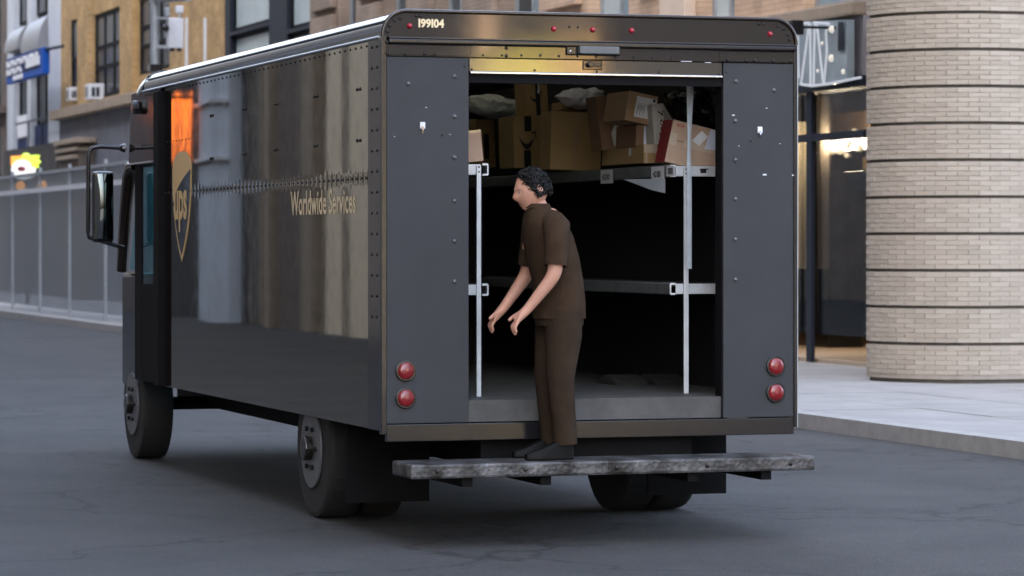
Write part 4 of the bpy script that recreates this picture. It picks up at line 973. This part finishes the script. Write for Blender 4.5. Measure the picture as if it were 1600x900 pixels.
# mid depth
s, F = quadbox('cardboard_box', 'large plain brown box in the middle of the right shelf', [(863, 172), (941, 178), (938, 266), (858, 266)], 2.35, .22, M['card3'])
patch(s, F, 'seam', rectp(.0, .99, .44, .445), M['carddk'])
patch(s, F, 'clear_tape', rectp(.46, .56, .02, .98), M['card'], -.0018)
s, F = quadbox('cardboard_box', 'brown box with black tape and a curved arrow print, lower of two', [(808, 182), (857, 180), (846, 262), (797, 262)], 3.0, .32, M['card3'])
smile(s, F, .16, .68, .62, .11, .16)
patch(s, F, 'parcel_tape', rectp(.36, .58, .70, 1.0), M['blktape']); patch(s, F, 'parcel_tape', rectp(.32, .54, .0, .34), M['blktape'])
s, F = quadbox('cardboard_box', 'narrow brown box standing on the arrow printed box, top taped', [(826, 127), (859, 127), (853, 179), (820, 182)], 3.05, .25, M['card3'])
smile(s, F, .12, .70, .62, .09, .14)
patch(s, F, 'parcel_tape', rectp(.42, .63, .0, 1.0), M['blktape'], -.0026)
mb = MB(); mb.loft([[F(.50, .66, -.006), F(.58, .64, -.006)], [F(.55, .82, -.007), F(.61, .80, -.007)], [F(.52, .98, -.006), F(.58, .98, -.006)]]); part('torn_tape_glint', mb, M['lettering'], s)
s, F = quadbox('cardboard_box', 'dark ochre box on the left under the grey plastic mailer', [(746, 187), (778, 186), (770, 262), (742, 262)], 4.3, .5, M['card3'])
patch(s, F, 'parcel_tape', rectp(.42, .66, .18, .70), M['blktape'])
s, F = quadbox('cardboard_box', 'deepest brown box at the left edge of the opening, half hidden', [(724, 186), (748, 186), (744, 262), (722, 262)], 4.9, .5, M['card3'])
s, F = quadbox('cardboard_box', 'small brown box under the pale lilac plastic mailer', [(878, 160), (938, 163), (938, 177), (876, 172)], 2.6, .2, M['card3'])
s, F = quadbox('cardboard_box', 'brown box wrapped in dark film, left of the labelled box', [(938, 150), (972, 146), (968, 232), (934, 236)], 1.55, .2, M['carddk'])
mb = MB(); q = [(.55, .05), (.95, .10), (.98, .42), (.7, .45), (.5, .3)]
mb.loft([[F(a_, b_, -.004) for a_, b_ in q], [F(a_, b_, -.001) for a_, b_ in q]], True, True); part('crumpled_film', mb, M['bag'], s)

def blob(name, lab, pts, y, th, m, cat='parcel', group=None, sub=9, seed=0, amp=.03, n=44):   # soft parcel from an outline
    c = [P(px, py, y) for px, py in pts]; ctr = sum(c, Vector()) / len(c)
    rings = []; out = []
    for i in range(len(c)):                      # resample the outline
        a_, b_ = c[i], c[(i + 1) % len(c)]
        for k in range(sub): out.append(a_.lerp(b_, k / sub))
    mb = MB()
    for j in range(n):
        ph = pi * (j + .5) / n; r = sin(ph) ** .75; d_ = -cos(ph) * th
        ring = []
        for p in out:
            q = ctr + (p - ctr) * r + Vector((0, d_, 0))
            nv = noise.noise_vector(q * 11 + Vector((seed, 0, 0))) + .6 * noise.noise_vector(q * 27 + Vector((0, seed, 0)))
            cr = abs(noise.noise(q * 16 + Vector((0, 0, seed)))) + .5 * abs(noise.noise(q * 38 + Vector((seed, 0, 0)))); q = q + nv * amp + Vector((0, -1, 0)) * cr * amp * 1.6; ring.append(q)
        rings.append(ring)
    mb.loft(rings, True, True); zmin = min(v[2] for v in mb.v)
    return solo(name, mb, m, lab, cat, (ctr.x, ctr.y, zmin), smooth=.9, group=group)
blob('plastic_mailer', 'large grey plastic mailer slumped on boxes at the left of the opening', [(728, 152), (742, 149), (765, 149), (790, 154), (816, 160), (822, 166), (817, 181), (800, 187), (770, 184), (745, 180), (730, 170)], 4.2, .16, M['bag'], group='soft plastic parcels', seed=3, amp=.015)
blob('plastic_mailer', 'pale lilac plastic mailer crumpled on top of the large brown box', [(868, 150), (880, 142), (900, 138), (925, 138), (942, 142), (938, 165), (920, 172), (905, 172), (885, 166)], 2.5, .12, M['bag2'], group='soft plastic parcels', seed=9, amp=.013)
blob('black_plastic_bag', 'crinkled black plastic bag behind the strap at the upper right', [(1040, 150), (1060, 142), (1090, 140), (1122, 146), (1130, 170), (1128, 203), (1100, 206), (1075, 190), (1050, 178)], 1.15, .14, M['blkbag'], 'bag', seed=21, amp=.035)

# ------------------------------------------------------------------ the worker: standing on the step, facing left
hc = P(842, 300, -.16)                                  # head centre
ptop = P(836, 262, -.16).z
px_, py_ = hc.x, -.16
STEP = .462
s = thing('person', 'person with dark curly hair at the cargo door, seen from the left side', 'person', (px_ + .06, py_, STEP))
o3 = Vector((px_ + .06, py_, STEP))
HZ = ptop - STEP                                        # height to the crown
k = HZ / 1.66
skin = mat('warm_skin', (.50, .26, .18), .5, var=.10, vs_=14, bump=.1, bs=90); hairm = mat('dark_curly_hair', (.006, .005, .005), .38, var=.3, vs_=30, spec=.25)
shirtm = mat('brown_work_shirt', (.042, .026, .016), .9, var=.25, bump=1, bs=9, spec=.1); trsm = mat('brown_work_trousers', (.036, .024, .016), .9, var=.25, bump=1, bs=8, spec=.1); shoem = mat('black_shoe', (.008, .008, .008), .5, spec=.1)
def skinmesh(verts, edges, rad, root, sub=2):
    me = bpy.data.meshes.new('skeleton'); me.from_pydata([tuple(Vector(v) * k) for v in verts], edges, [])
    o = bpy.data.objects.new('skeleton', me); COL.objects.link(o); md = o.modifiers.new('s', 'SKIN'); md.use_smooth_shade = True
    for i, r in enumerate(rad):
        sv_ = me.skin_vertices[0].data[i]; sv_.radius = (r[0] * k, r[1] * k) if isinstance(r, tuple) else (r * k, r * k); sv_.use_root = i == root
    ss = o.modifiers.new('d', 'SUBSURF'); ss.levels = ss.render_levels = sub
    dg = bpy.context.evaluated_depsgraph_get(); out = bpy.data.meshes.new_from_object(o.evaluated_get(dg)); bpy.data.objects.remove(o); return out
# facing -X; his left side is -Y
V = []; E_ = []; Rd = []
def J(p, r, par=None):
    V.append(p); Rd.append(r)
    if par is not None: E_.append((par, len(V) - 1))
    return len(V) - 1
hip = J((.06, 0, .86), (.13, .15)); wst = J((.05, 0, 1.02), (.12, .14), hip); ch = J((.0, 0, 1.20), (.13, .16), wst); up_ = J((-.03, 0, 1.34), (.10, .13), ch); nk = J((-.06, 0, 1.42), .058, up_); nk2 = J((-.085, 0, 1.50), .055, nk)
arms = []
for sg in (-1, 1):
    h1 = J((.06, sg * .10, .80), .095, hip); kn = J((.02, sg * .11, .44), .062, h1); an = J((.06, sg * .11, .09), .042, kn); ft = J((-.06, sg * .12, .03), .035, an); J((-.14, sg * .125, .02), .028, ft)
    sh = J((-.02, sg * .19, 1.32), .062, up_); el = J((-.02 - .03, sg * .25, 1.05), .045, sh); wr = J((-.20, sg * .22, .86), .030, el); pm = J((-.25, sg * .215, .81), (.026, .036), wr)
    arms.append((wr, pm, sg))
    for i, (dy, ln) in enumerate(((-.026, .062), (-.009, .074), (.009, .070), (.025, .055))):
        b0 = J((-.268, sg * .215 + dy, .785), .0105, pm); b1 = J((-.285, sg * .215 + dy * 1.1, .785 - ln * .5), .0095, b0); J((-.275, sg * .215 + dy * 1.1, .785 - ln), .0085, b1)
    th = J((-.275, sg * .215 - sg * .03, .815), .012, pm); J((-.305, sg * .215 - sg * .035, .79), .010, th)
bodyme = skinmesh(V, E_, Rd, 0)
# head joined into the body mesh
hm = MB(); HR = (.098, .076, .118); hc0 = Vector((-.105, 0, 1.66 - .118 - .012))
tilt = Matrix.Rotation(R(-12), 3, 'Y')
rings = []
for i in range(1, 32):
    ph = pi * i / 32; ring = []
    for j in range(40):
        a_ = 2 * pi * j / 40; dx, dy, dz = sin(ph) * cos(a_), sin(ph) * sin(a_), cos(ph)
        x, y, z = dx * HR[0], dy * HR[1], dz * HR[2]
        if dz < 0: x = x * (1 - .10 * (-dz)) - .016 * (-dz); y *= 1 - .28 * dz * dz
        f = max(0, -dx)                                      # front weight
        g = lambda yc, zc, sy, sz: math.exp(-((y - yc) / sy) ** 2 - ((z - zc) / sz) ** 2) * f
        x -= .019 * g(0, -.026, .014, .020) + .012 * g(0, -.006, .010, .022) + .007 * g(0, .026, .05, .010) + .012 * g(0, -.098, .022, .018) + .006 * g(0, -.063, .022, .007)
        x += .011 * (g(-.031, .006, .014, .011) + g(.031, .006, .014, .011)) + .004 * g(0, -.054, .02, .004)
        ring.append(hc0 + tilt @ Vector((x, y, z)))
    rings.append(ring)
hm.loft(rings, True, True)
for sg in (-1, 1):                                           # ears
    er = []
    for i in range(7):
        q = i / 6; rr = .030 * sin(pi * (.12 + .80 * q)) ; er.append([hc0 + tilt @ Vector((.018 + rr * .62 * cos(2 * pi * j / 10) + .004, sg * (.072 + .012 * (1 if 1 < i < 5 else .3) + .007 * sin(2 * pi * j / 10)), -.030 + .058 * q)) for j in range(10)])
    hm.loft(er, True, True)
hv = [tuple(Vector(p) * k) for p in hm.v]; bm = bmesh.new(); bm.from_mesh(bodyme)
vv = [bm.verts.new(p) for p in hv]
for f in hm.f: bm.faces.new([vv[i] for i in f]).smooth = True
bm.normal_update(); bmesh.ops.recalc_face_normals(bm, faces=bm.faces); bm.to_mesh(bodyme); bm.free()
put('body', bodyme, skin, s)
def ell(c, rx, ry, n=20): return [Vector((c[0] + rx * cos(2 * pi * j / n), c[1] + ry * sin(2 * pi * j / n), c[2])) * k for j in range(n)]
mb = MB(); mb.loft([ell(c, a_, b_) for c, a_, b_ in (((.06, 0, .80), .150, .185), ((.06, 0, .90), .148, .180), ((.05, 0, 1.02), .145, .165), ((.02, 0, 1.15), .150, .180), ((-.01, 0, 1.27), .142, .195), ((-.03, 0, 1.35), .120, .185), ((-.045, 0, 1.405), .10, .140), ((-.068, 0, 1.44), .066, .068), ((-.075, 0, 1.455), .072, .074), ((-.072, 0, 1.43), .080, .085))])
for sg in (-1, 1):
    mb.tube([Vector(p) * k for p in ((-.02, sg * .12, 1.345), (-.02, sg * .19, 1.325), (-.03, sg * .225, 1.22), (-.045, sg * .247, 1.10))], [.075 * k, .080 * k, .068 * k, .064 * k], 14, False)
put('shirt', mb.mesh('shirt', smooth=1.2), shirtm, s)
mb = MB(); mb.loft([ell(c, a_, b_) for c, a_, b_ in (((.06, 0, .92), .140, .165), ((.06, 0, .84), .142, .175), ((.06, 0, .76), .135, .180))])
for sg in (-1, 1):
    mb.tube([Vector(p) * k for p in ((.06, sg * .085, .84), (.055, sg * .095, .70), (.03, sg * .11, .46), (.045, sg * .11, .28), (.06, sg * .11, .085))], [.105 * k, .105 * k, .080 * k, .072 * k, .068 * k], 16, False)
put('trousers', mb.mesh('trousers', smooth=1.2), trsm, s)
for sg in (-1, 1):
    q = MB(); q.loft([[Vector((x * k, (sg * .115 + y) * k, z * k)) for x, y, z in rr] for rr in ([(.10, -.035, 0), (.10, .035, 0), (.10, .03, .10), (.10, -.03, .10)], [(.02, -.045, 0), (.02, .045, 0), (.02, .035, .11), (.02, -.035, .11)], [(-.10, -.05, 0), (-.10, .05, 0), (-.10, .04, .06), (-.10, -.04, .06)], [(-.18, -.03, 0), (-.18, .03, 0), (-.18, .025, .035), (-.18, -.025, .035)])], True, True)
    put('shoe', q.mesh('shoe', bev=.01), shoem, s)
# eyes
for sg in (-1, 1):
    c = (hc0 + tilt @ Vector((-.079, sg * .031, .006))) * k; put('eye', MB().dome(c, (-1, 0, 0), .008 * k, .006 * k, 12, 4).mesh('eye', smooth=2), M['whitecard'], s)
    put('iris', MB().dome(c + Vector((-.0042 * k, 0, 0)), (-1, 0, 0), .0055 * k, .003 * k, 10, 2).mesh('iris', smooth=2), hairm, s)
# curly hair: a cap plus many short curls
hm = MB(); random.seed(2); cap = []
def onhead(dx, dy, dz, g):
    x, y, z = dx * HR[0] * g, dy * HR[1] * g, dz * HR[2] * g
    return (hc0 + tilt @ Vector((x + .006, y, z))) * k
def hairline(a_):                                            # lowest polar angle of hair by azimuth (a=pi is the face)
    f = -cos(a_); return R(108) - R(62) * max(0, f) ** .8
for i in range(13):
    cap.append([onhead(sin(hairline(2 * pi * j / 36) * i / 12) * cos(2 * pi * j / 36), sin(hairline(2 * pi * j / 36) * i / 12) * sin(2 * pi * j / 36), cos(hairline(2 * pi * j / 36) * i / 12), 1.075 if i < 12 else 1.0) for j in range(36)])
hm.loft(cap, True, False)
n = 0
while n < 520:
    d_ = Vector((random.gauss(0, 1), random.gauss(0, 1), random.gauss(0, 1))).normalized(); ph = math.acos(d_.z); a_ = math.atan2(d_.y, d_.x)
    if ph > hairline(a_) * 1.0: continue
    n += 1; p = onhead(*d_, 1.07); t1 = d_.orthogonal().normalized(); t2 = d_.cross(t1); r0 = random.uniform(.006, .012) * k; a0 = random.uniform(0, 6.28); ax = (t1 * cos(a0) + t2 * sin(a0)); bx_ = d_
    pts = [p + ax * (r0 * 1.6 * (q - .5) * 2) + bx_ * (r0 * (1 - (2 * q - 1) ** 2)) + d_.cross(ax) * r0 * .8 * sin(q * 5) for q in [i / 5 for i in range(6)]]
    hm.tube(pts, [.0035 * k * (1 - .4 * abs(2 * i / 5 - 1)) for i in range(6)], 5)
put('hair', hm.mesh('hair', smooth=1.2), hairm, s)
